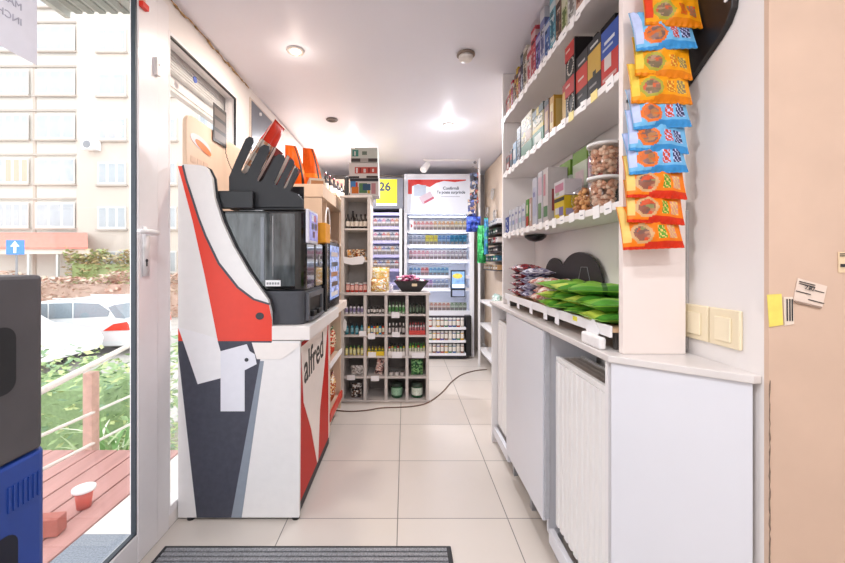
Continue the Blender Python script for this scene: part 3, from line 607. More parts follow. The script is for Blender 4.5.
# bags beside
pouch_at(PX(378, 0, 2.9)[0], 2.92, ZT+.002, .13, .10, .07, ['#e9d9a0', '#f2efe6', '#d9a94a', '#c98a5a'], 41, 'yellow and white bag of snacks, lower one left of the black basket', cat='snack bag', name='snack_bag')
pouch_at(PX(380, 0, 2.98)[0], 3.03, ZT+.002, .15, .19, .06, ['#efd9a8', '#e8b66a', '#f4efe4', '#d9c06a'], 42, 'peach bag of snacks standing behind the yellow and white bag', cat='snack bag', name='snack_bag')
pouch_at(PX(391, 0, 2.88)[0], 2.875, ZT+.002, .035, .06, .03, ['#e6e2ee', '#b9b3d0', '#f2f0f4'], 43, 'tiny lilac-white pouch at the foot of the black basket', name='tiny_pouch')
bw = MB().prism([PX(x, y, 2.89) for x, y in ((396, 279), (428, 279), (421, 290), (405, 290))], 'y', 2.89, 3.04)
# bowl: outer tapering box with open top
def taper(mb, c, w0, d0, w1, d1, z0, z1, th=.004):
    o = [];
    for w_, d_, z in ((w0, d0, z0), (w1, d1, z1), (w1-2*th, d1-2*th, z1), (w0-2*th, d0-2*th, z0+th)):
        o += [(c[0]-w_/2, c[1]-d_/2, z), (c[0]+w_/2, c[1]-d_/2, z), (c[0]+w_/2, c[1]+d_/2, z), (c[0]-w_/2, c[1]+d_/2, z)]
    fs = [(3, 2, 1, 0), (12, 13, 14, 15)]
    for r in range(3):
        for k in range(4): fs.append((r*4+k, r*4+(k+1) % 4, r*4+4+(k+1) % 4, r*4+4+k))
    return mb.add(o, fs)
bc_ = ((PX(411, 0, 2.97)[0]), 2.97)
bkt = taper(MB(), bc_, .14, .10, .27, .17, ZT+.001, ZT+.085).build('black_basket', mat('#1a1719', .4, var=.2)); tag(bkt, 'black flared basket of pink sweets on the pigeonhole display', 'basket')
MB().box(bc_[0]+.005, bc_[0]+.045, 2.884, 2.888, ZT+.045, ZT+.065).build('price_tag', mat('#e2cfae', .6), bkt)
rng = random.Random(5); pm = [MB().ell((0, 0, 0), .014, .014, .011, jit=.12, rng=rng, n=5).mesh('sweet', mat(c, .35, var=.1), True) for c in ('#b8406a', '#d98aa8', '#8a3a6a', '#e9dfe4')]
wn = ['raspberry pink', 'light pink', 'plum', 'white']
for i in range(36):
    a = rng.uniform(-.105, .105); b = rng.uniform(-.06, .06); k = i % 4
    place(pm[k], 'wrapped_sweet', (bc_[0]+a, bc_[1]+b, ZT+.078+.016*(i//12)+.01*(1-abs(a)/.11)), 0, '%s wrapped sweet heaped in the black basket' % wn[k], 'sweet', '%s sweets in the black basket' % wn[k])

# ---- wall shelf with bottles at far left
wsf = thing('bottle_shelf', (-.80, 3.5, 1.6), 'pale wall shelf with dark bottles, far left near the ceiling', 'shelf')
MB().box(-.925, -.58, 3.2, 4.1, 1.615, 1.635).build('shelf_board', BEIGEW, wsf)
for y in (3.3, 3.9): MB().prism([(-.925, 1.45), (-.925, 1.614), (-.65, 1.614)], 'y', y, y+.015).build('bracket', BEIGEW, wsf)
MB().box(-.925, -.60, 4.12, 4.14, .0, 1.95).build('end_panel', BEIGEW, wsf)
MB().box(-.925, -.60, 3.2, 4.1, 1.2, 1.22).build('shelf_board', BEIGEW, wsf)
for i in range(7):
    place(bottle_mesh('#241d1c', '#5a1f24', '#c9beb0', .028, .19, 'wine'), 'wine_bottle', (-.69+.016*i, 3.28+i*.115, 1.6355), 0, 'dark bottle on the far left wall shelf, %s from the near end' % ORD[i], 'bottle', 'dark bottles on the wall shelf')

# ================================================================ CIGARETTE CABINETS
def cig_mesh(body, band, extra): 
    k = ('cig', body, band, extra)
    if k in BC: return BC[k]
    me = pack_mesh(.042, .022, .084, body, [('f', 0, 1, .0, .42, extra), ('f', .1, .9, .08, .30, '#8a8286'), ('f', .0, 1, .62, .74, band), ('f', .25, .75, .80, .92, band)]); BC[k] = me; return me
LED = bpy.data.materials.new('led_strip'); LED.use_nodes = True
b_ = LED.node_tree.nodes['Principled BSDF']; b_.inputs['Emission Color'].default_value = (.72, .80, 1, 1); b_.inputs['Emission Strength'].default_value = 7
cc1 = thing('tobacco_cabinet', (-.19, 4.3, 0), 'lavender-white tobacco display with grey header panel, left of the lit cabinet', 'display cabinet')
Yc = 4.1
LAV = mat('#cfcbe2', .4, var=.03); A = lambda x: PX(x, 0, Yc)[0]; Z = lambda y: PX(0, y, Yc)[1]
MB().box(A(369), A(372.5), Yc, Yc+.3, 0, Z(209)).build('side_panel', LAV, cc1); MB().box(A(399.5), A(402), Yc-.02, Yc+.3, 0, Z(209)).build('side_panel', WHITE, cc1)
MB().box(A(372.6), A(399.4), Yc+.28, Yc+.3, 0, Z(209)).build('back_panel', LAV, cc1)
MB().box(A(370), A(403.3), Yc-.02, Yc+.3, Z(209)+.001, Z(178)).build('header', mat('#6d6e78', .5, var=.04), cc1, bevel=.003)
row1 = []
for y in (213, 227, 241, 255, 269, 283, 297):
    MB().box(A(372.6), A(399.4), Yc+.0, Yc+.279, Z(y)-.012, Z(y)).build('shelf_board', LAV, cc1)
    MB().box(A(372.6), A(399.4), Yc-.006, Yc-.001, Z(y)-.026, Z(y)+.004).build('price_rail', mat('#b9b4dd', .4, var=.04), cc1)
    MB().box(A(374), A(398), Yc+.05, Yc+.06, Z(y)-.0175, Z(y)-.0125).build('led_tube', LED, cc1)
pals = [('#f2eef2', '#c83a4a', '#b9a9a0'), ('#ece9f2', '#5a5aa8', '#a89a94'), ('#f1e9e4', '#c47a4a', '#9a8f8c'), ('#e8e8f0', '#3a4a6a', '#b3a6a2'), ('#f3eff0', '#d06a9a', '#a69a98')]
pw = ['red', 'violet', 'tan', 'navy', 'pink']
rng = random.Random(2)
for r, y in enumerate((227, 241, 255, 269)):
    for i in range(6):
        k = [0, 1, 4, 3, 0, 2, 3][(i+r*2) % 7] if r < 2 else [2, 3, 0, 2, 1, 3][(i+r) % 6]
        place(cig_mesh(*pals[k]), 'cigarette_pack', (A(372.6)+.028+i*.0465, Yc+.03, Z(y)+.001), R(rng.uniform(-4, 4)), '%s-banded cigarette pack, %s from left, %s shelf of the lavender display' % (pw[k], ORD[i], ['top', 'second', 'third', 'fourth'][r]), 'cigarette pack', 'cigarette packs in the lavender display', (1, 1, 1.18))
ys = tag(MB().box(A(376.5), A(397), Yc-.027, Yc-.021, Z(206), Z(180)).build('yellow_sign', mat('#f4e414', .5, var=.01)), 'bright yellow sign with the number 26 on the grey header', 'sign')
MB().box(A(376.5), A(397), Yc-.0275, Yc-.0271, Z(206), Z(203.8)).build('white_margin', PAPER, ys)
text('26', .125, mat('#1f3044', .5), at(A(385), Yc-.0275, Z(191)) @ FRONT, 'lettering', ys, bold=.005)
text('.', .05, mat('#2d3f52', .5), at(A(393), Yc-.0275, Z(188)) @ FRONT, 'lettering', ys)

cc2 = thing('lit_tobacco_cabinet', (.4, 4.4, 0), 'tall white brightly lit tobacco cabinet with red and white header poster, against the back wall', 'display cabinet')
Yf = 4.2
A = lambda x: PX(x, 0, Yf)[0]; Z = lambda y: PX(0, y, Yf)[1]
WL = mat('#f1f2f8', .35, var=.01)
MB().box(A(404), A(407), Yf, Yf+.34, 0, Z(174)).build('side_panel', WL, cc2); MB().box(A(469.5), A(474), Yf, Yf+.34, 0, Z(174)).build('side_panel', WL, cc2)
MB().box(A(407.1), A(469.4), Yf, Yf+.34, Z(177.5), Z(174)).build('top_board', WL, cc2); MB().box(A(407.1), A(469.4), Yf+.32, Yf+.34, 0, Z(178)).build('back_panel', WL, cc2)
hp = MB().box(A(407.1), A(469.4), Yf+.005, Yf+.06, Z(214), Z(177.6)).build('header_poster', mat('#dfe3ee', .3, emit=.12, var=.01), cc2)
MB().prism([(PX(x, y, Yf)) for x, y in ((408, 179.5), (466, 179.5), (466, 180.5), (455, 182), (444, 180.8), (436, 183), (430, 187), (418, 184), (412, 186), (412, 194), (408, 194))], 'y', Yf+.0035, Yf+.0048).build('red_wave', mat('#d92a20', .4), hp)
def rot4(cx, cy, w, h, a): return [PX(cx+u*w/2*math.cos(a)-v*h/2*math.sin(a), cy+u*w/2*math.sin(a)+v*h/2*math.cos(a), Yf) for u, v in ((-1, -1), (1, -1), (1, 1), (-1, 1))]
MB().prism(rot4(420, 190.5, 12, 11, .03), 'y', Yf+.002, Yf+.0034).build('printed_pack', mat('#b9c4d6', .4), hp)
MB().prism(rot4(426.5, 198, 13, 8.5, -.5), 'y', Yf+.0005, Yf+.0019).build('printed_pack', mat('#cdb9c6', .4), hp)
MB().prism(rot4(429, 200, 11, 2, -.5), 'y', Yf-.0008, Yf+.0004).build('printed_stripe', mat('#b03a56', .4, emit=.1), hp)
text('Confirmă', .045, mat('#33435a', .5), at(A(451), Yf+.0045, Z(189.5)) @ FRONT, 'lettering', hp, bold=.0012)
text('Te poate surprinde', .045, mat('#33435a', .5), at(A(451), Yf+.0045, Z(193.5)) @ FRONT, 'lettering', hp, sx=.9, bold=.0012)
MB().box(A(441), A(460), Yf+.004, Yf+.0048, Z(196.8), Z(196.2)).build('small_print', mat('#b3b6c8', .5), hp)
shelf_y = [230, 244.5, 259.5, 275.5, 288, 311]
for y in shelf_y:
    MB().box(A(407.1), A(469.4), Yf+.02, Yf+.319, Z(y)-.014, Z(y)).build('shelf_board', WL, cc2)
    MB().box(A(407.1), A(469.4), Yf+.012, Yf+.019, Z(y)-.032, Z(y)+.002).build('price_rail', WL, cc2)
for y in (215.5, 231.8, 246.5, 261.5, 277.3, 290):
    MB().box(A(409), A(467), Yf+.03, Yf+.04, Z(y)-.012, Z(y)-.004).build('led_tube', LED, cc2)
MB().box(A(407.1), A(469.4), Yf+.01, Yf+.3, Z(317), Z(313.5)).build('lower_rail', WL, cc2)
prow = [
 [('#f3e9ea', '#d9636a', '#c9a8a8')]*6+[('#f3ece2', '#d88a3c', '#c9b79f')]*6+[('#f2efe6', '#d9b04a', '#c7bda9')]*4,
 [('#c9cfdf', '#6a7a9a', '#8f95a8')]*4+[('#d9cf5a', '#a8a03a', '#bdb87a')]*4+[('#8fb3d9', '#3a6ab0', '#7a92b0')]*3+[('#3f8fb8', '#1f5f8a', '#4a7f9a')]*5,
 [('#efe4ea', '#cf6a8a', '#c9a8b5')]*5+[('#f0ecf0', '#b890b0', '#c5b5c0')]*5+[('#e6e8ee', '#9a8aa0', '#b5b0ba')]*6,
 [('#bcd3ea', '#3a7ac0', '#8fa8c5')]*3+[('#e9c9d0', '#c03a4a', '#b58f98')]*3+[('#a9cfe6', '#4a8ac8', '#86a5bd')]*7,
 [('#c5d9c9', '#5a9a6a', '#98b0a0')]*3+[('#d9c4e0', '#8a5ab0', '#a895b5')]*4+[('#d6dcea', '#6a86b8', '#98a5bd')]*6,
 [('#e9e4dc', '#b89a6a', '#b5a795')]*5+[('#efe6e2', '#c87a6a', '#c0a59d')]*5+[('#dde6dc', '#7aa07a', '#a2b0a2')]*5]
cw = {'#d9636a': 'rose red', '#d88a3c': 'orange', '#d9b04a': 'gold', '#6a7a9a': 'grey-blue', '#a8a03a': 'yellow', '#3a6ab0': 'light blue', '#1f5f8a': 'deep blue', '#cf6a8a': 'pink', '#b890b0': 'mauve', '#9a8aa0': 'grey',
      '#3a7ac0': 'sky blue', '#c03a4a': 'red', '#4a8ac8': 'pale blue', '#5a9a6a': 'green', '#8a5ab0': 'purple', '#6a86b8': 'steel blue', '#b89a6a': 'tan', '#c87a6a': 'salmon', '#7aa07a': 'sage'}
rn = ['top', 'second', 'third', 'fourth', 'fifth', 'sixth']
for r, (y, row) in enumerate(zip(shelf_y, prow)):
    n = len(row); xa = A(409)+.02 if r else A(414.5); xb = A(467.5)-.024
    if r in (3, 4): xb = A(450)-.03
    n = min(n, int((xb-xa)/.044)+1)
    for i in range(n):
        x = xa+(xb-xa)*i/(n-1); q = row[int(i*len(row)/n)]
        place(cig_mesh(*q), 'cigarette_pack', (x, Yf+.055, Z(y)+.001), R(rng.uniform(-3, 3)), '%s cigarette pack, %s from left, %s shelf of the lit cabinet' % (cw[q[1]], ORD[i], rn[r]), 'cigarette pack', 'cigarette packs in the lit cabinet', (1, 1, 1.25 if r < 3 else 1.08))
tag(MB().box(A(409.5), A(413.5), Yf+.04, Yf+.06, Z(230)+.001, Z(219)).box(A(411), A(412.5), Yf+.039, Yf+.04, Z(227), Z(224), 1).build('small_sign_card', [PAPER, mat('#c03a44', .5)]), 'small white card with red mark at the left of the top pack shelf', 'card')
sc = tag(MB().box(A(450.5), A(465), Yf-.03, Yf-.005, Z(297), Z(270)).build('menu_screen', mat('#1f2533', .3), bevel=.004), 'small dark-framed lit price screen on the front of the lit cabinet', 'screen')
MB().box(A(451.5), A(464), Yf-.0315, Yf-.0301, Z(288), Z(271.5)).build('display', mat('#7aa0cf', .3, emit=.6, var=.3, scale=20), sc)
MB().prism([PX(457.5+5*math.cos(a), 276+2.6*math.sin(a), Yf-.03) for a in [2*math.pi*i/16 for i in range(16)]], 'y', Yf-.033, Yf-.0316).build('picture', mat('#e0c85a', .4, emit=.4, var=.3), sc)
MB().box(A(452), A(464), Yf-.033, Yf-.0316, Z(287.5), Z(284)).build('caption_band', mat('#e8ecf4', .3, emit=.5), sc)
MB().box(A(452), A(464), Yf-.0315, Yf-.0301, Z(296), Z(290)).build('caption_band', mat('#9aa6c4', .3, emit=.2), sc)
for z in (0,): MB().box(A(455), A(460), Yf-.004, Yf+.0, Z(290), Z(280)).build('mount', BLACK, sc)
# dark cooler in the lower part
cl = thing('drinks_cooler', (.33, 4.15, 0), 'black low cooler with three shelves of cans, under the lit cabinet', 'cooler')
Yk = 4.09
A = lambda x: PX(x, 0, Yk)[0]; Z = lambda y: PX(0, y, Yk)[1]
MB().box(A(466), A(471.5), Yk, Yf-.002, .03, Z(316)).build('side_panel', mat('#19191d', .4), cl, bevel=.003)
MB().box(A(407), A(410), Yk, Yf-.002, .03, Z(316)).build('side_panel', mat('#19191d', .4), cl)
MB().box(A(410.1), A(465.9), Yk, Yf-.002, .01, Z(354)).build('base', mat('#19191d', .4), cl)
MB().box(A(410.1), A(465.9), Yf-.012, Yf-.002, Z(354)+.001, Z(317)).build('back_panel', mat('#47434a', .5), cl)
for y in (327.5, 340.5, 353.5):
    MB().box(A(410.1), A(465.9), Yk+.005, Yf-.013, Z(y)-.012, Z(y)).build('shelf_board', WL, cl)
    MB().box(A(410.1), A(465.9), Yk-.001, Yk+.004, Z(y)-.024, Z(y)+.004).build('price_rail', WL, cl)
kc = [('#b5482f', 'rust red'), ('#3f7f5a', 'green'), ('#c9c2b5', 'silver'), ('#6a5aa0', 'violet'), ('#d9a83c', 'amber'), ('#3f6a9a', 'blue'), ('#8a5a4a', 'brown')]
for r, y in enumerate((327.5, 340.5, 353.5)):
    for i in range(9):
        c_, nme = kc[(i*(r+2)+r) % 7]
        place(bottle_mesh(c_, '#d7d4d2', '#e2dcd4', .02, .098, 'jar'), 'drink_can', (A(428.5)+.02+i*.0435, Yk+.028, Z(y)+.001), 0, '%s can, %s from left on the %s shelf of the black cooler' % (nme, ORD[i], ['top', 'middle', 'lowest'][r]), 'can', 'cans in the black cooler')

# ================================================================ FAR RIGHT RACK
fr = thing('side_rack', (.86, 3.4, 0), 'beige back-panelled rack with small shelves along the far right wall', 'shelf unit')
MB().box(.925, .934, 2.6, 4.4, .10, 2.09).build('back_panel', mat('#e3cfba', .6, var=.03), fr)
for z in (.14, .40, .64): MB().box(.77, .924, 3.25, 3.98, z, z+.018).build('shelf_board', WHITE, fr, bevel=.002)
for y in (3.25, 3.965):
    MB().box(.772, .785, y+.002, y+.014, .04, .139).build('foot', MGREY, fr)
    MB().box(.772, .785, y-.016, y-.001, .04, .70).build('post', WHITE, fr)
for k in range(6): MB().box(.80, .924, 3.30, 3.90, .97+k*.082, .98+k*.082).build('shelf_board', mat('#3a3538', .5), fr)
cols6 = [('#c9a070', '#e6d0b0'), ('#2f6a8a', '#3f9a6a'), ('#2a2a30', '#5a3a3a'), ('#e0d8d6', '#c23a40'), ('#262a2c', '#3a6a4a'), ('#e6e6ea', '#c8ccd4')]
for k in range(6):
    for j in range(6):
        c_ = cols6[k][j % 2]
        me = pack_mesh(.075, .04, .045, c_, [('f', .1, .9, .2, .5, '#efe9e4'), ('f', .2, .7, .6, .8, '#44404a')]) if (k, j % 2) not in BC else BC[(k, j % 2)]; BC[(k, j % 2)] = me
        place(me, 'small_packet', (.83, 3.36+j*.095, .981+k*.082), R(-90), 'small packet on the %s dark tier of the side rack, %s from the near end' % (['lowest', 'second', 'third', 'fourth', 'fifth', 'highest'][k], ORD[j]), 'packet', 'packets on the side rack')
for k, (Y, z) in enumerate(((3.80, 1.52), (3.90, 1.75), (4.16, 1.60))):
    t = MB(); t.tube([(.90, Y+.05*math.cos(a), z+.05*math.sin(a)) for a in [2*math.pi*i/20 for i in range(21)]], .008, 8)
    t.tube([(.90, Y+.02*math.cos(a), z+.02*math.sin(a)) for a in [2*math.pi*i/14 for i in range(15)]], .006, 8); t.cyl((.895, Y, z+.05), (.924, Y, z+.05), .004)
    tag(t.build('cable_coil', mat('#c9c2bc', .4), smooth=True), 'white coiled cable hanging on the beige panel, %s' % ['lowest one', 'highest one', 'furthest one'][k], 'cable', 'cable coils')
for k, (Y, z, cs, lb_) in enumerate(((3.4, .159, ['#3b56c0', '#2a3a90', '#7a90e0'], 'bright blue bag on the bottom shelf of the side rack'), (3.4, .419, ['#7a9a4a', '#a8b86a', '#5a7a3a'], 'olive green bag on the middle shelf of the side rack'), (3.45, .659, ['#8fb0a0', '#e6ecea', '#b5c9c0'], 'pale green and white bag on the upper shelf of the side rack'))):
    pouch_at(.84, Y, z, .22, .10, .09, cs, 60+k, lb_, rot=(0, 0, R(-90)), cat='bag', name='soft_bag')
# hanging bags by the cabinet
def hanging(name, x, Y, ztop, w_, h_, cs, seed, label):
    me = pouch_mesh(w_, h_, .07, (lambda u, v: 0), ['P:'+','.join(cs)], seed=seed, wr=.4, name=name); me.materials[0] = pmat(cs, 26, .5); me.transform(Matrix.Translation((0, 0, -h_)))
    o = place(me, name, (x, Y, ztop), 0, label, 'bag'); return o
hr = thing('hook_rail', (.70, 3.78, 1.95), 'slim white upright hook rail at the right edge of the lit cabinet', 'rail')
MB().box(.735, .755, 3.80, 3.815, 0, 2.09).build('upright', WHITE, hr)
for k, z in enumerate((1.98, 1.66, 1.42)): MB().tube([(.745, 3.80, z), (.72, 3.76, z), (.69, 3.72, z-.005), (.66, 3.72, z+.01)], .004, 6).build('hook', STEEL, hr)
hanging('toy_bag', .68, 3.73, 1.93, .085, .30, ['#3a3a4a', '#b85a4a', '#7f8fb0', '#b9a898', '#20202a', '#5a5f7a'], 71, 'mottled dark and red toy bag hanging high beside the lit cabinet')
hanging('toy_bag', .655, 3.70, 1.66, .085, .20, ['#3a3f6a', '#c9a890', '#5a6ab0', '#b9b0a8', '#2a2f58'], 74, 'navy and cream toy bag hanging below the mottled one')
hanging('blue_bag', .66, 3.66, 1.49, .14, .15, ['#2c4ab0', '#1f3488', '#4a6ad0'], 72, 'deep blue crumpled bag hanging beside the lit cabinet')
hanging('green_bag', .73, 3.62, 1.40, .08, .36, ['#2fae5a', '#1f8a45', '#5acb80'], 73, 'bright green plastic bag hanging by the side rack')
hanging('light_blue_bag', .75, 3.50, 1.46, .04, .34, ['#3f8ab8', '#2f6a9a', '#3a9a7a'], 75, 'narrow teal-blue bag strip hanging on the side rack post')

# ================================================================ RIGHT SHELVING
su = thing('white_shelving', (.63, 1.53, .82), 'white wall shelving of three long boards with price tags, above the worktop', 'shelf unit')
XF = .543; SW = mat('#efeae7', .4, var=.012, scale=6)
MB().box(XF, .70, .945, .963, .8205, 2.093).build('end_panel', mat('#efe3dc', .45, var=.015, scale=6), su, bevel=.001)
MB().box(XF, .719, 2.10, 2.118, .8205, 2.093).build('end_panel', SW, su, bevel=.001)
SZ = {1: 1.84, 2: 1.535, 3: 1.205}
for z in SZ.values(): MB().box(XF, .715, .9635, 2.0995, z-.02, z).build('shelf_board', SW, su, bevel=.001)
MB().box(.712, .7215, .9635, 2.0995, 1.55, 2.09)
MB().box(.7155, .7215, .9635, 1.02, .83, 1.18).build('back_strip', mat('#b7b2b0', .6), su)
MB().box(.7155, .7215, 1.03, 1.09, 1.21, 1.51).build('back_strip', mat('#b7b2b0', .6), su)
rng = random.Random(11)
tagm = mat('#f4f1ef', .6, var=.02); tagy = mat('#f0dd8a', .6, var=.05)
for s_, z in SZ.items():
    n = 24 if s_ == 1 else 15
    for i in range(n):
        Y = .99+(1.10/n)*i+rng.uniform(-.01, .01); hh = rng.uniform(.026, .036)
        t = MB().obox((XF-.0016, Y+.02, z+.004-hh/2), .0012, .036 if s_ > 1 else .030, hh, rx=rng.uniform(-.12, .12))
        if i % 2 == 0: t.obox((XF-.0024, Y+.02, z+.002-hh/2), .0004, .018, .003, m=1)
        t.build('price_tag', [tagy if (s_ == 2 and i in (1, 3)) else tagm, MGREY], su)
for k, (y, h_) in enumerate(((98, 10), (108, 16), (190, 30), (218, 6), (232, 6))):
    A = PX(629, y, .944); MB().box(A[0]-.006, A[0]+.012, .9425, .9445, A[1]-h_*.0025/2, A[1]+h_*.0025/2).build('price_tag', mat('#efe6e0', .6), su)
RX = R(-90)
def shelf_pack(Yc_, wY, dX, h, base, feats, z, label, name='packet', cat='box', group=None, xoff=.012, tilt=0):
    me = pack_mesh(wY, dX, h, base, feats, .35); return place(me, name, (XF+xoff+dX/2, Yc_, z+.0005), (0, 0, RX+tilt), label, cat, group)
rng = random.Random(21)
# --- top shelf: thin boxes from far to near
tops = [(.03, .10, ['#d9a9a4', '#c4484a', '#f0e4dc', '#b8333a'], 'dusty pink'), (.03, .12, ['#e9dcd0', '#c7323f', '#e9b13c', '#d96a5a'], 'cream and red'), (.03, .12, ['#efb03a', '#d6402f', '#f4e4c0', '#8a3a2a'], 'amber'),
        (.035, .15, ['#c2264a', '#e9d5d9', '#8a1a35', '#f0c0cc'], 'magenta'), (.025, .12, ['#e6d7c3', '#8a5a3a', '#c9a27a', '#5a3a2a'], 'beige'), (.03, .15, ['#7a3a2e', '#d9a04a', '#f0e0c8', '#40201a'], 'brown'),
        (.03, .17, ['#efc22c', '#3a2f2a', '#f6e7b0', '#c9452f'], 'yellow'), (.035, .15, ['#8a4a5a', '#efe0dc', '#5a2a3a', '#d98a8a'], 'plum'), (.04, .20, ['#2b3048', '#8a8fa8', '#1d2235', '#c9ccd9'], 'navy blue'),
        (.055, .20, ['#ece4d6', '#8a7a5a', '#c9b894', '#5a4a3a'], 'ivory'), (.05, .17, ['#efe0dc', '#d9525a', '#f4d0d0', '#c03a48'], 'white and rose'), (.06, .22, ['#d9505c', '#f0c8c8', '#e98a80', '#a8303f'], 'coral red'),
        (.05, .16, ['#6a55a8', '#c9bfe6', '#8f7fd0', '#3a2f70'], 'violet'), (.05, .23, ['#e9e6ee', '#8a8fc0', '#b9bfe0', '#5a5a90'], 'white and lilac'), (.05, .15, ['#5f7fc8', '#dfe6f4', '#8fb0e0', '#2f4f90'], 'cornflower blue'),
        (.055, .23, ['#7fc4d6', '#e6f2f4', '#4a9ab4', '#2f6a80'], 'turquoise'), (.05, .22, ['#7a5a4a', '#e6d8cc', '#a8806a', '#3f2f28'], 'chocolate brown'), (.05, .20, ['#e8e4c4', '#a8b06a', '#c9cf9a', '#6a7a3a'], 'pale olive'),
        (.06, .22, ['#f0eeea', '#b9b4ae', '#d9d4ce', '#8a8580'], 'plain white'), (.06, .22, ['#e3b7a0', '#f0e0d6', '#c98a6a', '#8a4a3a'], 'peach')]
y = 2.085
for i, (w_, h_, pal_, nm) in enumerate(tops):
    y -= w_/2+.001; h_ = min(h_, .235); shelf_pack(y, w_*.96, .13, h_, pal_[0], auto_feats(rng, pal_), SZ[1], '%s box standing on the top wall shelf' % nm, 'tea_box', 'box', 'boxes on the top wall shelf'); y -= w_/2+.001
# --- second shelf
def ring_feats(face='f'):
    f = []
    for k in range(20):
        a = 2*math.pi*k/20; f.append((face, .5+.3*math.cos(a)-.045, .5+.3*math.cos(a)+.045, .33+.24*math.sin(a)-.02, .33+.24*math.sin(a)+.02, '#e9ddd0'))
    return f
seq2 = [
 (.06, .085, '#a82a2c', [('f', 0, 1, .6, .9, '#2a2024'), ('r', .1, .9, .2, .5, '#e9d6cc'), ('f', .2, .8, .2, .5, '#efe0d8')], 'dark red small box on the second shelf, furthest one'),
 (.05, .10, '#35303a', [('r', .1, .9, .2, .4, '#c23a34'), ('f', .2, .8, .5, .8, '#b83a36')], 'charcoal and red box on the second shelf beside the dark red one'),
 (.06, .12, '#7fa9d0', [('r', .1, .9, .15, .5, '#e9f0f4'), ('r', .2, .7, .6, .85, '#2f4f7a'), ('f', .1, .8, .3, .7, '#e9f0f4')], 'sky blue and white box on the second shelf'),
 (.06, .17, '#23232b', [('r', .15, .85, .5, .8, '#5a5a66'), ('r', .2, .7, .1, .4, '#8a98b0'), ('f', .1, .9, .05, .9, 'P:#23232b,#4a5a70,#8a98b0,#15151b')], 'black tall pack on the second shelf between blue and cream boxes'),
 (.15, .185, '#e0d3b0', [('r', .0, 1, .0, .32, '#4f8a5f'), ('f', .0, 1, .0, .32, '#4f8a5f'), ('f', .05, .95, .34, .95, 'P:#e9dfc4,#b8a070,#6a4a3a,#e6d28a,#4a6a4a'), ('r', .05, .95, .34, .95, 'P:#e9dfc4,#b8a070,#6a4a3a,#e6d28a'), ('r', .1, .9, .45, .52, '#6a3f3a'), ('f', .5, .9, .36, .6, '#a87a4a'), ('f', .2, .4, .5, .62, '#e8c03a')], 'cream and green tea box, further one of the pair on the second shelf'),
 (.13, .16, '#ded29c', [('r', .0, 1, .0, .40, '#2f8050'), ('f', .0, 1, .0, .40, '#2f8050'), ('r', .0, 1, .4, .52, '#e6c832'), ('f', .0, 1, .4, .5, '#e6c832'), ('r', 0, 1, .80, 1, '#1f2f24'), ('r', .3, .6, .8, 1, '#e6c832'), ('f', .2, .8, .1, .3, '#e9f0e4'), ('f', .08, .92, .55, .78, 'P:#ece4cc,#c9b070,#3a5a34,#ece4cc'), ('f', 0, 1, .80, 1, '#2a3a2c'), ('f', .4, .6, .8, 1, '#e6c832'), ('r', .08, .92, .05, .36, 'P:#2f8050,#e9f0e4,#1f6a40')], 'green and yellow tea box, nearer one of the pair on the second shelf'),
 (.045, .15, '#7a3a24', [('r', .2, .8, .2, .7, '#c98a4a'), ('f', .2, .8, .2, .7, '#d9a05a'), ('f', 0, 1, .85, 1, '#2a1a14')], 'brown and copper box on the second shelf'),
 (.04, .14, '#d9a23c', [('r', .1, .9, .1, .9, '#ecc878'), ('f', .15, .85, .15, .8, '#f0cf84'), ('f', .3, .7, .3, .6, '#b8742a')], 'golden yellow box on the second shelf beside the coffee boxes')]
y = 2.085
for w_, h_, base, ft, lb_ in seq2:
    y -= w_/2+.006; shelf_pack(y, w_, .075, h_, base, ft, SZ[2], lb_, 'tea_box', 'box', 'boxes on the second wall shelf'); y -= w_/2+.004
y0n = y
# coffee boxes (near end)
cof = [(.075, .125, '#24201f', ring_feats()+[('f', 0, .92, .55, 1, '#cf2a22'), ('f', .92, 1, .0, 1, '#1a1716'), ('f', .08, .5, .8, .86, '#f0c8b8')], 'black and red coffee box with a cup ring'),
       (.075, .165, '#2a2628', [('f', 0, 1, .32, .74, '#e0402c'), ('f', .2, .8, .8, .84, '#c9c2be'), ('f', .2, .7, .5, .54, '#f2d8cc'), ('f', .15, .6, .18, .22, '#9a9492')], 'dark coffee box with a red middle'),
       (.075, .165, '#29272c', [('f', 0, 1, .34, .80, '#e3b548'), ('f', .4, .65, .30, .42, '#3a3520'), ('f', .2, .8, .86, .9, '#e9e4e0'), ('f', .15, .7, .16, .2, '#a8a4a2')], 'dark coffee box with a gold middle'),
       (.085, .150, '#e0332a', [('f', 0, 1, .5, 1, '#2f55b4'), ('f', .2, .6, .25, .5, '#f2e6e0'), ('f', .2, .8, .72, .78, '#e9eef8'), ('f', .1, .7, .62, .66, '#c9d4f0'), ('r', 0, 1, .0, 1, '#28409a'), ('f', .1, .9, .06, .12, '#f0b8b0')], 'red and blue coffee box at the near end')]
ye = .985+.0045
spots = []
yy = .975
for w_, h_, base, ft, lb_ in cof[::-1]:
    spots.append((yy+w_/2, w_, h_, base, ft, lb_)); yy += w_+.003
for Yc_, w_, h_, base, ft, lb_ in spots:
    shelf_pack(Yc_, w_, .055, h_, base, ft, SZ[2], lb_+' on the second shelf', 'coffee_box', 'coffee box', 'coffee boxes on the second shelf', xoff=.006)
Yc_, w_, h_, base, ft, lb_ = spots[-1]
shelf_pack(Yc_, w_, .055, .115, base, ft, SZ[2]+h_+.0005, 'black and red coffee box stacked on top of its twin, second shelf', 'coffee_box', 'coffee box', 'coffee boxes on the second shelf', xoff=.006)
shelf_pack(Yc_+w_/2+.022, .03, .055, .13, '#e6b54a', [('f', 0, 1, .8, 1, '#b5352a')], SZ[2], 'narrow amber coffee box behind the cup-ring boxes', 'coffee_box', 'coffee box', xoff=.01)
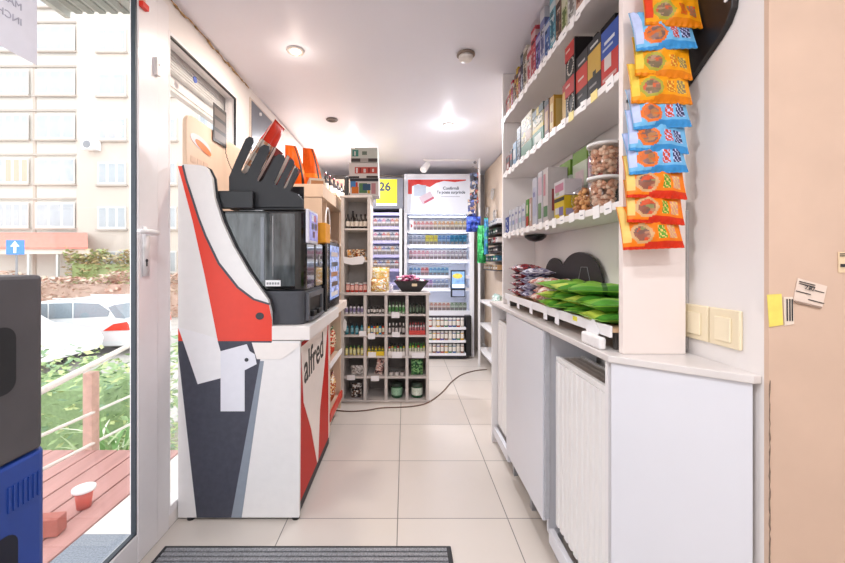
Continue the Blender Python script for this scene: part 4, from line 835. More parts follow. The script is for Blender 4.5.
for j, (Yb, hb) in enumerate(((1.245, .245), (1.145, .24), (1.05, .225))):
    shelf_pack(Yb, .085, .075, hb, '#161416', [('f', .2, .5, .5, .56, '#a8a29e'), ('f', .2, .75, .62, .65, '#8a8480'), ('f', .45, .6, .75, .9, '#8a7a70'), ('f', .25, .7, .3, .34, '#9a9490'), ('l', .2, .8, .4, .6, '#5a5452')], SZ[2], 'tall black coffee box in the back row, %s from the near end' % ['third', 'second', 'first'][j], 'coffee_box', 'coffee box', 'black coffee boxes in the back row', xoff=.068)
# --- third shelf
seq3 = [(.06, .085, '#2f4aa8', [('f', .1, .3, .2, .4, '#e6eaf6'), ('f', .5, .7, .5, .7, '#dfe6f6'), ('f', .2, .4, .7, .85, '#e6eaf6'), ('r', .2, .8, .3, .6, '#c9d3f0'), ('f', .6, .8, .1, .25, '#dfe6f6')], 'dark blue speckled carton, furthest one on the third shelf', .003)]
for k in range(5): seq3.append((.045, .115-.004*(k % 2), '#eceef6', [('r', .1, .9, .5, .9, '#b8bfe6'), ('f', .1, .9, .3, .5, ['#c9cdec', '#a8b4dc', '#d9c9e6', '#b4cfe0', '#c4c4e0'][k]), ('f', .1, .6, .7, .8, '#8a90c0')], 'white carton with pale print, %s of five on the third shelf' % ['furthest', 'second furthest', 'middle', 'second nearest', 'nearest'][k], .002))
seq3 += [(.035, .125, '#5fa83f', [('f', 0, 1, .0, .4, '#c8452f'), ('f', .2, .8, .5, .8, '#e6e9c0'), ('r', .1, .9, .1, .5, '#d9a23a')], 'lime green and red narrow carton on the third shelf', .002),
         (.03, .125, '#e0b9a8', [('f', .1, .9, .2, .8, '#f0e4dc')], 'peach narrow carton on the third shelf', .002),
         (.055, .20, '#e2e3f0', [('r', .1, .9, .2, .9, '#c6c9e4'), ('f', .15, .8, .2, .8, '#cfd2ea'), ('f', .2, .6, .6, .7, '#8f8fc0')], 'tall white and lavender carton on the third shelf', .002),
         (.05, .21, '#e9e6ea', [('r', .1, .9, .1, .5, '#c9a7c0'), ('f', .1, .9, .55, .9, '#e3c3cf'), ('f', .1, .8, .1, .4, '#7a9a6a')], 'tall white and pink carton on the third shelf', .002),
         (.05, .21, '#e6dcd9', [('r', .2, .8, .2, .6, '#b85a5a'), ('f', .1, .9, .1, .3, '#5a8a5a'), ('f', .1, .5, .5, .9, '#d98f9a')], 'tall cream carton with a red picture on the third shelf', .002)]
y = 2.08
for w_, h_, base, ft, lb_, gap in seq3:
    y -= w_/2+gap+.006; shelf_pack(y, w_, .075, h_, base, ft, SZ[3], lb_, 'carton', 'carton', 'cartons on the third wall shelf', xoff=.006); y -= w_/2+.003
y3 = y
shelf_pack(1.345, .085, .06, .075, '#f0cf2c', [('f', .1, .5, .2, .5, '#e6e4ea'), ('f', 0, 1, .78, .95, '#26221c'), ('f', .5, .9, .1, .5, '#8a7ab0'), ('r', .1, .9, .1, .4, '#c9c0e0')], SZ[3], 'yellow box with black top band on the third shelf', 'carton', 'carton', xoff=.004)
shelf_pack(1.345, .09, .06, .055, '#efe9ea', [('f', .1, .9, .3, .8, '#d98aa4'), ('f', .2, .5, .1, .3, '#b9c9a4')], SZ[3]+.0765, 'white and pink box stacked on the yellow box, third shelf', 'carton', 'carton', xoff=.004)
shelf_pack(1.49, .10, .07, .235, '#e6ecdc', [('f', .0, 1, .75, 1, '#8ab04a'), ('f', .1, .6, .3, .6, '#c9d9b4'), ('r', 0, 1, .75, 1, '#6f9a3a'), ('r', .2, .8, .2, .6, '#dfe6d0')], SZ[3], 'white carton with lime green top standing at the back of the third shelf', 'carton', 'carton', xoff=.085)
shelf_pack(1.375, .11, .065, .25, '#dfe6cf', [('f', 0, 1, .82, 1, '#7fa83f'), ('r', 0, 1, .82, 1, '#86a84a'), ('r', .2, .8, .3, .7, '#f0efe6'), ('f', .2, .8, .3, .7, '#f0d9dc')], SZ[3], 'pale green carton, tallest one at the back of the third shelf', 'carton', 'carton', xoff=.09)
shelf_pack(1.275, .05, .06, .205, '#e6a9c4', [('f', 0, 1, 0, .3, '#4a68c4'), ('f', .1, .5, .4, .8, '#f4e4ec'), ('f', .7, 1, 0, 1, '#2f3038'), ('r', 0, 1, 0, .3, '#4a68c4')], SZ[3], 'pink and blue box at the back of the third shelf', 'carton', 'carton', xoff=.085)
shelf_pack(1.205, .075, .06, .21, '#26301f', [('f', .0, .9, .55, .95, '#d23a2c'), ('f', .1, .6, .65, .85, '#e65a40'), ('f', .1, .9, .3, .5, '#5a9a45'), ('f', .2, .8, .05, .25, '#d8452c'), ('f', .3, .6, .32, .42, '#f0e4d4'), ('r', 0, 1, .5, .9, '#c8352a')], SZ[3], 'dark box with red fruit picture at the back of the third shelf', 'carton', 'carton', xoff=.085)
# bag of nuts
rng = random.Random(31)
def nuts(mb, n, fx, r, mcount):
    for i in range(n):
        p = fx(); mb.ell(p, r*rng.uniform(.8, 1.2), r*rng.uniform(.6, .9), r*rng.uniform(.7, 1), m=rng.randrange(mcount), n=4)
nb = thing('nut_bag', (XF+.045, 1.235, SZ[3]), 'clear bag of brown nuts slumped on the third shelf beside the tubs', 'bag of nuts')
mb = MB()
def fx():
    while True:
        p = (rng.uniform(-1, 1), rng.uniform(-1, 1), rng.uniform(0, 1))
        if p[0]**2+p[1]**2+p[2]**2 < 1: return (XF+.045+p[0]*.030, 1.235+p[1]*.045, SZ[3]+.009+p[2]*.075)
nuts(mb, 170, fx, .0085, 3); o = mb.build('nuts', [mat('#c98a50', .5, var=.2), mat('#dba468', .5, var=.2), mat('#a87044', .5, var=.2)], nb, smooth=True); o['kind'] = 'stuff'
bm = MB().ell((XF+.045, 1.235, SZ[3]+.047), .042, .055, .0465, n=12, jit=.03, rng=rng); bm.build('clear_film', TUB, nb, smooth=True)
# tubs
def tub(x, Y, z, label):
    t = thing('nut_tub', (x, Y, z), label, 'tub', 'tubs of nuts')
    r0, r1, h_ = .036, .043, .088
    MB().lathe([(r0, .001), (r0+.001, .003), (r1, h_), (r1-.0015, h_), (r0-.001, .004)], (x, Y, z), 24).build('clear_wall', TUB, t, smooth=True)
    m = MB()
    def f2():
        a = rng.uniform(0, 6.28); zz = rng.uniform(.006, h_*.86); q = (r0+(r1-r0)*zz/h_-.009)*math.sqrt(rng.uniform(.35, 1)); return (x+q*math.cos(a), Y+q*math.sin(a), z+.006+zz)
    nuts(m, 190, f2, .0078, 3); o = m.build('nuts', [mat('#e6b89c', .5, var=.15), mat('#d29a7c', .5, var=.15), mat('#f0d0b8', .5, var=.15)], t, smooth=True); o['kind'] = 'stuff'
    MB().lathe([(r1+.002, h_+.0), (r1+.004, h_+.002), (r1+.004, h_+.008), (r1-.004, h_+.0095)], (x, Y, z), 24).build('lid', mat('#eceae6', .35), t, smooth=True)
tub(XF+.050, 1.13, SZ[3]+.0003, 'lower clear tub of pinkish nuts at the near end of the third shelf')
tub(XF+.050, 1.13, SZ[3]+.099, 'upper clear tub of pinkish nuts, stacked on another tub')
bhook = MB().tube([(.69, 1.93, 1.30), (.66, 1.92, 1.33), (.655, 1.92, 1.36), (.67, 1.92, 1.38)], [.012, .010, .007, .004], 8)
tag(MB().lathe([(.02, 0), (.022, .01), (.010, .10), (.008, .15), (.012, .155), (.004, .165)], (.68, 1.82, SZ[3]+.0005), 12).build('black_bottle', BLACK, smooth=True), 'slim black bottle standing behind the white cartons', 'bottle')

# ---- candy strip: ten hanging sweet bags clipped to the near end panel
bp = tag(MB().prism([(.965, 2.09), (.965, 1.49), (.86, 1.555), (.835, 1.575), (.82, 1.60), (.815, 1.64), (.815, 2.09)], 'x', .706, .7215).build('black_bracket_panel', mat('#1b1716', .45), bevel=.002), 'black rounded panel on the wall behind the hanging sweet bags', 'panel')
MB().cyl((.7035, .832, 1.625), (.7059, .832, 1.625), .0045).build('rivet', WHITE, bp)
for (a, b) in ():
    pass
tag(MB().box(.612, .620, .9405, .944, 1.08, 2.09).build('hanging_strip', WHITE), 'white plastic clip strip carrying the sweet bags', 'strip')
def candy_pat(u, v):
    if v < .06: return 5
    e_ = (u-.30)**2/.036+(v-.33)**2/.050
    if e_ < 1: return 1 if e_ < .55 else 2
    if .56 < u < .70 and .22 < v < .50: return 3 if (int(u*40)+int(v*22)) % 3 else 6
    if .76 < u < .90 and .20 < v < .50: return 4 if (int(u*40)+int(v*22)) % 3 else 6
    if u < .12 and v > .15: return 6
    if v < .14 and u > .35: return 5
    return 0
sets = {'yellow': ['#ea9a0e', 'P:#8f6a55,#b08a70,#7a6a50,#c9603a,#a88a6a', '#a8a03a', '#c9701f', '#8f7a5a', '#d97a0a', '#e8c24a'], 'blue': ['#6fb2dc', 'P:#8f6a60,#c9662f,#7a6058,#a8887a,#b0784a', '#e0702a', '#c8452a', '#34345f', '#3a8cc8', '#b9c4e6'], 'orange': ['#ec7a10', 'P:#8f5a48,#c9502a,#7a5a50,#b07a5a,#8a8a5a', '#c9a070', '#5f9a2f', '#d99a80', '#cf2f12', '#e6c06a']}
strip = [(12, 'yellow', 672, 36, 'red-topped yellow sweet bag, topmost of the hanging strip'), (35, 'blue', 665, 34, 'light blue sweet bag, highest of the blue ones on the strip'), (63, 'yellow', 662, 32, 'yellow sweet bag just under the highest blue bag'),
         (89, 'yellow', 660, 32, 'yellow sweet bag with crimped bottom, above the three lower blue bags'), (113, 'blue', 661, 34, 'light blue sweet bag, upper of the three blue ones in a row'), (137, 'blue', 657, 32, 'light blue sweet bag, middle of the three in a row'),
         (158, 'blue', 657, 34, 'light blue sweet bag just above the orange bags'), (183, 'orange', 655, 34, 'orange sweet bag, upper of the three orange ones'), (208, 'orange', 654, 34, 'orange sweet bag, middle of the three orange ones'), (233, 'orange', 652, 34, 'orange sweet bag, lowest of the hanging strip')]
for k, (y, c_, xc, hp_, lb_) in enumerate(strip):
    Yb = .900; w_ = (.137+.006*(k % 2)); h_ = .108; cols = list(sets[c_])
    if k == 0: cols[6] = '#d9421f'
    me = pouch_mesh(w_, h_, .026, candy_pat, cols, seed=80+k, nx=44, nz=34, wr=.22, rough=.25, name='sweet_bag')
    A = PX(xc, y+16, Yb)
    place(me, 'sweet_bag', (A[0], Yb-.006, A[1]), (R(-13), R([3, -2, 4, 2, -3, 3, -2, 2, 3, -2][k]), 0), lb_, 'sweet bag', 'sweet bags on the hanging strip')

# ================================================================ WORKTOP, CABINETS, RADIATORS
wk = [(.50, .932), (.705, .766), (.7215, .766), (.7215, 2.24), (.50, 2.24)]
tag(MB().prism(wk, 'z', .803, .82).build('worktop', mat('#dcd6d2', .3, var=.03, scale=10), bevel=.002), 'long pale worktop with an angled near end, under the white shelving', 'worktop')
cab = thing('counter_cabinet', (.6, 1.2, 0), 'white counter cabinet with angled end panel and open radiator bay, right foreground', 'cabinet')
CW = mat('#dfe0e6', .35, var=.012, scale=5)
MB().prism([(.508, .934), (.709, .7725), (.715, .784), (.517, .945)], 'z', .0, .802).build('end_panel', CW, cab, bevel=.001)
MB().box(.508, .53, .948, .962, .0, .802).build('post', WHITE, cab)
MB().box(.508, .524, 1.372, 1.384, .12, .802).build('door_edge', mat('#b7b9bf', .4), cab)
MB().box(.503, .521, 1.385, 1.88, .105, .799).build('cabinet_door', CW, cab, bevel=.0015)
MB().box(.524, .70, 1.385, 1.40, .06, .802).build('partition', CW, cab)
MB().box(.524, .70, 1.88, 1.895, .06, .802).build('partition', CW, cab)
MB().box(.515, .535, .963, 1.36, .045, .095).build('lower_rail', CW, cab, bevel=.002)
MB().box(.515, .535, 1.90, 2.23, .045, .095).build('lower_rail', CW, cab, bevel=.002)
MB().box(.508, .71, 2.21, 2.228, .0, .802).build('end_panel', WHITE, cab)
for y in (1.33, 1.60, 1.86): MB().box(.535, .555, y, y+.025, 0, .10).build('foot', mat('#a8a9ad', .35, .4), cab)
def radiator(y0, y1, label):
    r = thing('radiator', (.60, (y0+y1)/2, .1), label, 'radiator', 'radiators under the worktop')
    z0, z1 = .115, .695; m = MB(); n = int((y1-y0-.02)/.033); pr = []
    x = .545; yy = y0; pr.append((x, y0))
    step = (y1-y0)/n
    for i in range(n):
        a = y0+i*step; pr += [(x, a+step*.08), (x-.007, a+step*.22), (x-.007, a+step*.78), (x, a+step*.92)]
    pr += [(x, y1), (x+.012, y1), (x+.012, y0)]
    m.prism(pr, 'z', z0, z1); m.build('front_panel', mat('#f3f1ef', .3, var=.01), r)
    MB().box(x-.004, x+.011, y0, y1, z1+.0005, z1+.018).build('top_edge', mat('#f3f1ef', .3), r, bevel=.003)
    MB().box(x+.085, x+.095, y0, y1, z0, z1+.018).build('rear_panel', mat('#e2dfdc', .4), r)
    for y in (y0, y1-.008): MB().box(x+.0125, x+.084, y, y+.008, z0, z1+.015).build('side_cover', WHITE, r)
    g = MB(); 
    k = int((y1-y0)/.012)
    for i in range(k): g.box(x+.0125, x+.084, y0+.01+i*.012, y0+.014+i*.012, z1+.006, z1+.012)
    for q in range(4): g.box(x+.0125+q*.022, x+.0155+q*.022, y0+.01, y1-.01, z1+.0125, z1+.0145)
    g.build('top_grille', mat('#c9bfb6', .4), r)
    for y in (y0+.1, y1-.1): MB().box(x+.0955, .7215, y, y+.03, .3, .34).build('wall_bracket', MGREY, r)
radiator(.975, 1.36, 'white ribbed radiator in the open bay beside the angled end panel')
radiator(1.91, 2.20, 'white ribbed radiator at the far end, beyond the cabinet door')

# ---- tray and goods on the worktop
tr = thing('display_tray', (.58, 1.45, .82), 'long white-edged wooden tray with hanging price tags on the worktop', 'tray')
MB().box(.535, .69, .975, 2.0, .868, .876).build('board', mat('#d9b48e', .6, var=.06, scale=20, stretch=(1, .2, 1)), tr)
MB().box(.527, .534, .975, 2.0, .855, .885).build('front_edge', WHITE, tr, bevel=.001)
for y in (.99, 1.48, 1.975): MB().box(.55, .68, y, y+.012, .8205, .867).build('support', mat('#5a5654', .6), tr)
MB().box(.66, .665, 1.0, 1.96, .8205, .867).build('rear_support', mat('#47433f', .7), tr)
for i, y in enumerate((1.06, 1.31, 1.42, 1.58, 1.76, 1.93)):
    MB().obox((.5255, y, .858), .0012, .034 if i else .05, .046 if i else .06, rx=R([45, 3, -4, 5, 2, -3][i])).build('price_tag', PAPER, tr)
MB().box(.5262, .5268, 1.16, 1.19, .868, .882).build('yellow_tag', mat('#e6e04a', .6), tr)
tb_ = MB().box(.505, .56, .985, 1.06, .8205, .85)
tag(MB().box(.505, .524, .985, 1.09, .8205, .853).build('tissue_pack', mat('#eeebe9', .7, bump=.2), bevel=.006), 'small white soft pack on the worktop beside the tray', 'pack')
# dark sachets stacked flat at the far end, white-pink in the middle, green at the near end
rng = random.Random(77)
def flat_pouch(w_, h_, t, cs, seed, loc, rz, label, name, group, tilt=0, pat=None):
    if not pat: pat = (lambda u, v: 0); cs = ['P:'+','.join(cs)]
    me = pouch_mesh(w_, h_, t, pat, cs, seed=seed, nx=12, nz=14, rough=.22, wr=.2, name=name)
    me.transform(Matrix.Translation((0, 0, -h_/2))); me.transform(Matrix.Rotation(R(-90), 4, 'X'))
    return place(me, name, loc, (tilt, rng.uniform(-.08, .08), rz), label, 'bag', group)
red_s = ['#a8242c', '#e9e2e6', '#2f2a40', '#8a1f2a']; blu = ['#c9c6d8', '#e9e6ee', '#4a4668', '#8f8ab0']; wht = ['#efe4dc', '#e6c9b8', '#f4efe8', '#c9746a']; grn = ['#83bc40', '#579c38', '#cfe05c', '#2f6425', '#9fd04c']
wordL = ['bottom', 'second', 'third', 'fourth', 'top']
for k in range(4):
    flat_pouch(.15, .14, .036, red_s, 200+k, (.61, 1.91, .903+k*.038), R(86+rng.uniform(-8, 8)), 'dark red and white seed sachet, %s of the far stack on the tray' % wordL[k], 'seed_sachet', 'sachets of the far stack')
for k in range(4):
    flat_pouch(.14, .14, .032, blu, 220+k, (.61, 1.755, .90+k*.033), R(86+rng.uniform(-10, 10)), 'lavender-white sachet, %s of the stack between red and pink ones' % wordL[k], 'seed_sachet', 'lavender-white sachets on the tray')
for k in range(6):
    flat_pouch(.12, .13, .031, wht, 240+k, (.605+.02*(k % 2), 1.625-.10*(k//3), .898+(k % 3)*.032), R(80+rng.uniform(-25, 25)), 'pinkish white sachet, %s in the %s pile on the tray' % (wordL[k % 3], ['further', 'nearer'][k//3]), 'sachet', 'pinkish white sachets on the tray')
gl_ = 0
for j, Y in enumerate((1.42, 1.30, 1.18, 1.07)):
    for k in range(3 if j < 3 else 2):
        flat_pouch(.125, .19, .031, grn, 260+j*5+k, (.612, Y+rng.uniform(-.01, .01), .895+k*.034), R(rng.uniform(55, 105) if j < 3 else rng.uniform(84, 96)), 'bright green snack bag, %s layer, %s pile from the near end' % (['bottom', 'middle', 'top'][k], ['fourth', 'third', 'second', 'first'][j]), 'green_bag', 'green bags on the tray',
                   pat=(lambda u, v, s=j+k: 3 if .44 < v < .52 else ((1 if u < .25 else (2 if (v > .75 and s % 2) else (4 if v < .25 else 0))))))
# black dome-shaped boards leaning behind
def dome(y0, y1, z0, z1, x, label, hump=False):
    n = 20; pts = [(y0, z0)]
    for i in range(n+1):
        t = i/n; a = math.pi*(1-t); yv = (y0+y1)/2+(y1-y0)/2*math.cos(a); zv = z0+(z1-z0)*(math.sin(a)**.6)
        pts.append((yv, zv))
    pts.append((y1, z0)); 
    return tag(MB().prism(pts, 'x', x, x+.006).build('black_board', mat('#242226', .5, var=.1), bevel=.001), label, 'board')
b1 = dome(1.33, 1.72, .877, 1.09, .698, 'large black dome-shaped board leaning behind the green bags')
MB().tube([(.6965, 1.42, .96), (.6965, 1.45, 1.03), (.6965, 1.50, 1.03), (.6965, 1.53, .96)], .0012, 5).build('chalk_drawing', MGREY, b1)
dome(1.66, 1.93, .877, 1.07, .706, 'grey-black rounded board further back, overlapping the large one')
tag(MB().lathe([(.002, 0), (.03, .006), (.05, .022), (.052, .032), (.004, .034)], (.64, 1.86, 1.149), 18).build('black_lamp', BLACK, smooth=True), 'small black domed fixture under the third shelf', 'lamp')
# switches
for k, (y0, y1) in enumerate(((.893, .980), (.808, .890))):
    s = thing('light_switch', (.72, (y0+y1)/2, .86), 'cream light switch on the right wall, %s' % ['further one, next to the shelving', 'nearer one, next to the tan wall'][k], 'switch', 'light switches')
    y1 = min(y1, .985)
    MB().box(.7135, .7215, y0, y1, .860, .945).build('frame', mat('#efe0bf', .35, var=.01), s, bevel=.003)
    MB().box(.7095, .7134, y0+.020, y1-.020, .873, .927).build('rocker', mat('#f4e6c6', .3, var=.01), s, bevel=.0015)

# ---- labels on the tan wall
def wallY(x): return .752+(.69-.752)*(x-.722)/(1.36-.722)
def wall_label(poly, m, name, label, cat, off=.0):
    pts = []
    for x, y in poly:
        Yw = .745; q = PX(x, y, Yw); pts.append((q[0], q[1]))
    vs = []; n = len(pts)
    for dy in (.0022+off, .0008+off):
        for X, Zz in pts: vs.append((X, wallY(X)-dy, Zz))
    area = sum(pts[i][0]*pts[(i+1) % n][1]-pts[(i+1) % n][0]*pts[i][1] for i in range(n))
    fs = [tuple(range(n)), tuple(range(2*n-1, n-1, -1))]+[(i, i+n, (i+1) % n+n, (i+1) % n) for i in range(n)]
    o = MB().add(vs, fs).build(name, m); return tag(o, label, cat) if label else o
def sub(poly, m, name, par, off=.0015):
    o = wall_label(poly, m, name, None, None, off); o.parent = par; o.matrix_parent_inverse = Matrix.Translation(-W[par.name]); KIDS.setdefault(par.name, []).append(o)
wall_label([(770, 295), (783, 294), (784.5, 325), (772, 327.5)], mat('#f2de6a', .6, var=.08, scale=40), 'yellow_label', 'blank yellow sticker on the tan wall, beside the edge', 'label')
tg = wall_label([(785, 297), (793.5, 297), (794.5, 324), (786, 326)], mat('#ecdccb', .6), 'price_label', 'narrow price label stuck sideways beside the yellow sticker', 'label')
for a in (787.3, 789.8, 792): sub([(a, 299), (a+.7, 299), (a+.9, 321), (a+.2, 321)], INK, 'print', tg)
t2 = wall_label([(798, 278), (824.5, 286), (820, 307), (794, 300)], mat('#e9d6c6', .6), 'price_label', 'tilted white price label reading 2.82 on the tan wall', 'label')
for (a, b, L) in ((799, 281, 14), (799, 283, 14), (796, 290.5, 13), (813, 290, 8), (807, 299, 14)): sub([(a, b), (a+L, b+L*.27), (a+L-.1, b+L*.27+.7), (a-.1, b+.7)], INK, 'print', t2)
sub([(795, 300.5), (819, 306.5), (818.5, 308.3), (794.5, 302.3)], mat('#a08878', .6), 'print_strip', t2)
q = PX(811, 290, .738); text('2.82', .0105, INK, at(q[0], wallY(q[0])-.0045, q[1]) @ Matrix.Rotation(R(-5.5), 4, 'Z') @ FRONT @ Matrix.Rotation(R(-15), 4, 'Z'), 'lettering', t2)
t3 = wall_label([(834.5, 252), (860, 252), (860, 273), (834.5, 272.5)], mat('#ecd3ae', .6), 'price_label', 'cream price label cut by the right edge of the photo', 'label')
for (a, b, L) in ((835.5, 253.5, 20), (835.5, 255.5, 20)): sub([(a, b), (a+L, b), (a+L, b+.8), (a, b+.8)], INK, 'print', t3)
sub([(836, 264), (848, 264), (848, 267), (836, 267)], INK, 'print', t3)
# torn seam
rg = random.Random(8); pts = []; rr = []
for i in range(50): z = .35+i*.0095; pts.append((.7225+rg.uniform(-.001, .001), .7505, z)); rr.append(rg.uniform(.0004, .0016))
struct(MB().tube(pts, rr, 6).build('trim_3', mat('#7d6a5c', .9, var=.4, scale=100)))

# ================================================================ CEILING FITTINGS
def downlight(x, Y, z, on, label, E_=0):
    t = thing('downlight', (x, Y, z-.01), label, 'ceiling lamp', 'round recessed ceiling lamps')
    MB().lathe([(.026, -.001), (.038, -.001), (.044, -.004), (.040, -.010), (.028, -.010), (.026, -.001)], (x, Y, z), 28).build('bezel', mat('#d9d2cc' if on else '#6e6763', .3, .3), t, smooth=True)
    m = bpy.data.materials.get('lamp_on_'+on) if on else None
    if on and not m:
        m = bpy.data.materials.new('lamp_on_'+on); m.use_nodes = True; b = m.node_tree.nodes['Principled BSDF']
        b.inputs['Emission Color'].default_value = (1, .72, .42, 1) if on == 'warm' else (1, .93, .85, 1); b.inputs['Emission Strength'].default_value = 14
    MB().cyl((x, Y, z-.006), (x, Y, z-.002), .0255, seg=24).build('bulb', m or mat('#3a2f2c', .3), t)
    if on:
        L = bpy.data.lights.new('lamp', 'POINT'); L.shadow_soft_size = .035; L.energy = (E_ or (7 if on == 'warm' else 18))*.05; L.color = (1, .86, .74) if on == 'warm' else (.93, .95, 1)
        L2 = bpy.data.lights.new('lamp', 'AREA'); L2.shape = 'DISK'; L2.size = .08; L2.energy = L.energy*19; L2.color = L.color
        o = bpy.data.objects.new('lamp_beam', L2); COL.objects.link(o); o.location = (x, Y, z-.012); o.parent = t; o.matrix_parent_inverse = Matrix.Translation(-Vector((x, Y, z-.01)))
        o = bpy.data.objects.new('lamp_light', L); COL.objects.link(o); o.location = (x, Y, z-.09); o.parent = t; o.matrix_parent_inverse = Matrix.Translation(-Vector((x, Y, z-.01)))
downlight(-.54, 1.87, 2.095, 'warm', 'warm glowing round ceiling lamp above the coffee machine')
downlight(-.54, 2.80, 2.105, '', 'unlit dark round ceiling lamp above the orange crisps bags')
downlight(.33, 2.90, 2.105, 'cool', 'bright white round ceiling lamp over the aisle, right of centre')
downlight(-.475, 3.45, 2.105, 'cool', 'bright round ceiling lamp behind the stacked cartons')
downlight(-.35, .15, 2.095, 'cool', 'added ceiling fill lamp above the camera, left of the pair outside the picture', 12)  # unseen lamp, added to light the foreground
downlight(.55, -.35, 2.095, 'cool', 'added ceiling fill lamp behind the camera, right of the pair outside the picture', 11)  # second unseen lamp added to brighten the foreground
sd = thing('smoke_detector', (.305, 1.90, 2.055), 'small white round smoke detector on the ceiling, right of centre', 'smoke detector')
MB().lathe([(.044, -.001), (.046, -.010), (.040, -.013)], (.305, 1.90, 2.095), 28).build('base', mat('#8d7d70', .5), sd, smooth=True)
MB().lathe([(.036, -.0135), (.036, -.024), (.030, -.034), (.010, -.038)], (.305, 1.90, 2.095), 28).build('dome', mat('#e6e0da', .35), sd, smooth=True)
sp = thing('track_spotlight', (.22, 3.9, 2.0), 'white spotlight on a ceiling track in front of the lit cabinet', 'spotlight')
MB().box(.19, .76, 3.89, 3.91, 2.088, 2.1045).build('track', WHITE, sp)
MB().cyl((.225, 3.9, 2.087), (.225, 3.9, 2.06), .01).build('stem', WHITE, sp)
MB().cyl((.235, 3.92, 2.06), (.185, 3.86, 1.985), .032, .036, 20).build('lamp_head', WHITE, sp, bevel=.002)
MB().lathe([(.012, 0), (.018, .012), (.008, .025)], (.72, 3.9, 2.062), 14).build('end_cap', MGREY, sp)

# ================================================================ FLOOR ITEMS
mt = thing('door_mat', (-.4, 1.0, 0), 'dark grey ribbed entrance mat at the bottom of the picture', 'mat')
MB().box(-.88, .168, .62, 1.39, .0005, .010).build('rubber_base', mat('#2c2c2f', .7), mt, bevel=.003)
rb = MB()
for k in range(34): rb.box(-.862, .150, .632+k*.022, .646+k*.022, .0102, .0155)
rb.build('ribs', mat('#8a8a8d', .85, var=.35, scale=160, bump=.5), mt)
cp = []
for (x, y) in ((336, 411), (350, 412), (366, 411), (382, 408.5), (396, 408), (412, 407), (426, 404), (436, 398), (444, 391), (452, 382), (462, 375), (476, 371), (487, 370)):
    Y = H*F/(y-VY); cp.append(((x-VX)*Y/F, Y, .005))
fine = []
for i in range(len(cp)-1):
    for k in range(5):
        t = k/5; p0 = cp[max(i-1, 0)]; p1 = cp[i]; p2 = cp[i+1]; p3 = cp[min(i+2, len(cp)-1)]
        fine.append(tuple(.5*((2*p1[j])+(-p0[j]+p2[j])*t+(2*p0[j]-5*p1[j]+4*p2[j]-p3[j])*t*t+(-p0[j]+3*p1[j]-3*p2[j]+p3[j])*t**3) for j in range(3)))
tag(MB().tube(fine+[cp[-1]], .0042, 8).build('power_cable', mat('#6b5242', .6), smooth=True), 'thin brown cable snaking over the floor tiles in front of the pigeonholes', 'cable')
# crates bottom left
def crate(x0, x1, y0, y1, z0, z1, m, label, cat, name, dark, rib=False):
    t = thing(name, ((x0+x1)/2, (y0+y1)/2, z0), label, cat)
    bd = MB().prism([(x0, y0), (x1, y0), (x1, y1-.012), (x1-.012, y1), (x0, y1)], 'z', z0+.001, z1).build('body', m, t, bevel=.006)
    zc = z0+(z1-z0)*.58; hw = .075; yc = y1-.125
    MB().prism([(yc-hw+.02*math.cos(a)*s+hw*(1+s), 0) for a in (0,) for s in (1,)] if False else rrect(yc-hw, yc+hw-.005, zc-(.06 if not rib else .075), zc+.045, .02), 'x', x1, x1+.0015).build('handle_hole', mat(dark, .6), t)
    if rib:
        for k in range(7): MB().box(x1, x1+.002, y1-.07+k*.008, y1-.066+k*.008, z1-.075, z1-.035).build('rib', m, t)
    return t
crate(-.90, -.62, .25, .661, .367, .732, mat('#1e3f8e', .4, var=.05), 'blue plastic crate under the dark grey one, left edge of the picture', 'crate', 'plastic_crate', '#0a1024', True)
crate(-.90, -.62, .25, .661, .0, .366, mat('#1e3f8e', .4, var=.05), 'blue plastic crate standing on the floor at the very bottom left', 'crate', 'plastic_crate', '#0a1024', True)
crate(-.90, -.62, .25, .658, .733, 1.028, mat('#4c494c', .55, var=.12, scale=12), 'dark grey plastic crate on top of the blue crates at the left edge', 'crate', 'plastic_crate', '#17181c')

# ================================================================ OUTSIDE
GZ = -1.45
struct(MB().box(-60, -3.6, 4.4, 40, GZ-.1, GZ).build('ground', mat('#b9b4ae', .9, var=.1, scale=2)))
struct(MB().box(-20, -1.0, -4, 9, -1.75, -1.5).build('garden_ground', mat('#8a8672', .9)))
# landing and deck
struct(MB().box(-1.30, -1.001, -.5, 3.0, -1.4, -.05).build('landing', mat('#e2ddd6', .8, var=.05)))
dk = thing('wooden_deck', (-2.2, 1.2, -.08), 'reddish-brown plank deck outside the glass door', 'deck')
for k in range(16):
    x = -1.31-k*.125
    MB().box(x-.117, x, -.4, 2.22, -.075, -.05).build('plank', mat('#b98a83', .7, var=.16, scale=16, stretch=(1, .1, 1)), dk, bevel=.003)
MB().box(-3.3, -1.31, 2.10, 2.20, -.2, -.077).build('joist', mat('#8f6a60', .8), dk)
MB().box(-3.3, -1.31, -.3, -.2, -.2, -.077).build('joist', mat('#8f6a60', .8), dk)
tag(MB().box(-1.29, -1.05, .95, 1.52, -.0495, -.04).build('outdoor_mat', mat('#8d949e', .95, var=.3, scale=200, bump=.4), bevel=.002), 'blue-grey mat on the pale landing outside the door', 'mat')
tag(MB().obox((-1.52, 1.52, -.012), .26, .055, .07, rz=R(8)).build('low_beam', mat('#b0665a', .7, var=.1), bevel=.004), 'short red-brown timber lying on the deck edge', 'timber')
bk_ = thing('red_pot', (-1.44, 1.70, -.05), 'small red pot with a white rim on the deck', 'pot')
MB().lathe([(.026, .001), (.034, .075), (.030, .075), (.024, .006)], (-1.44, 1.70, -.05), 18).build('pot_body', mat('#cf5a4a', .5), bk_, smooth=True)
MB().lathe([(.035, .076), (.044, .078), (.044, .09), (.032, .09)], (-1.44, 1.70, -.05), 18).build('rim', WHITE, bk_, smooth=True)
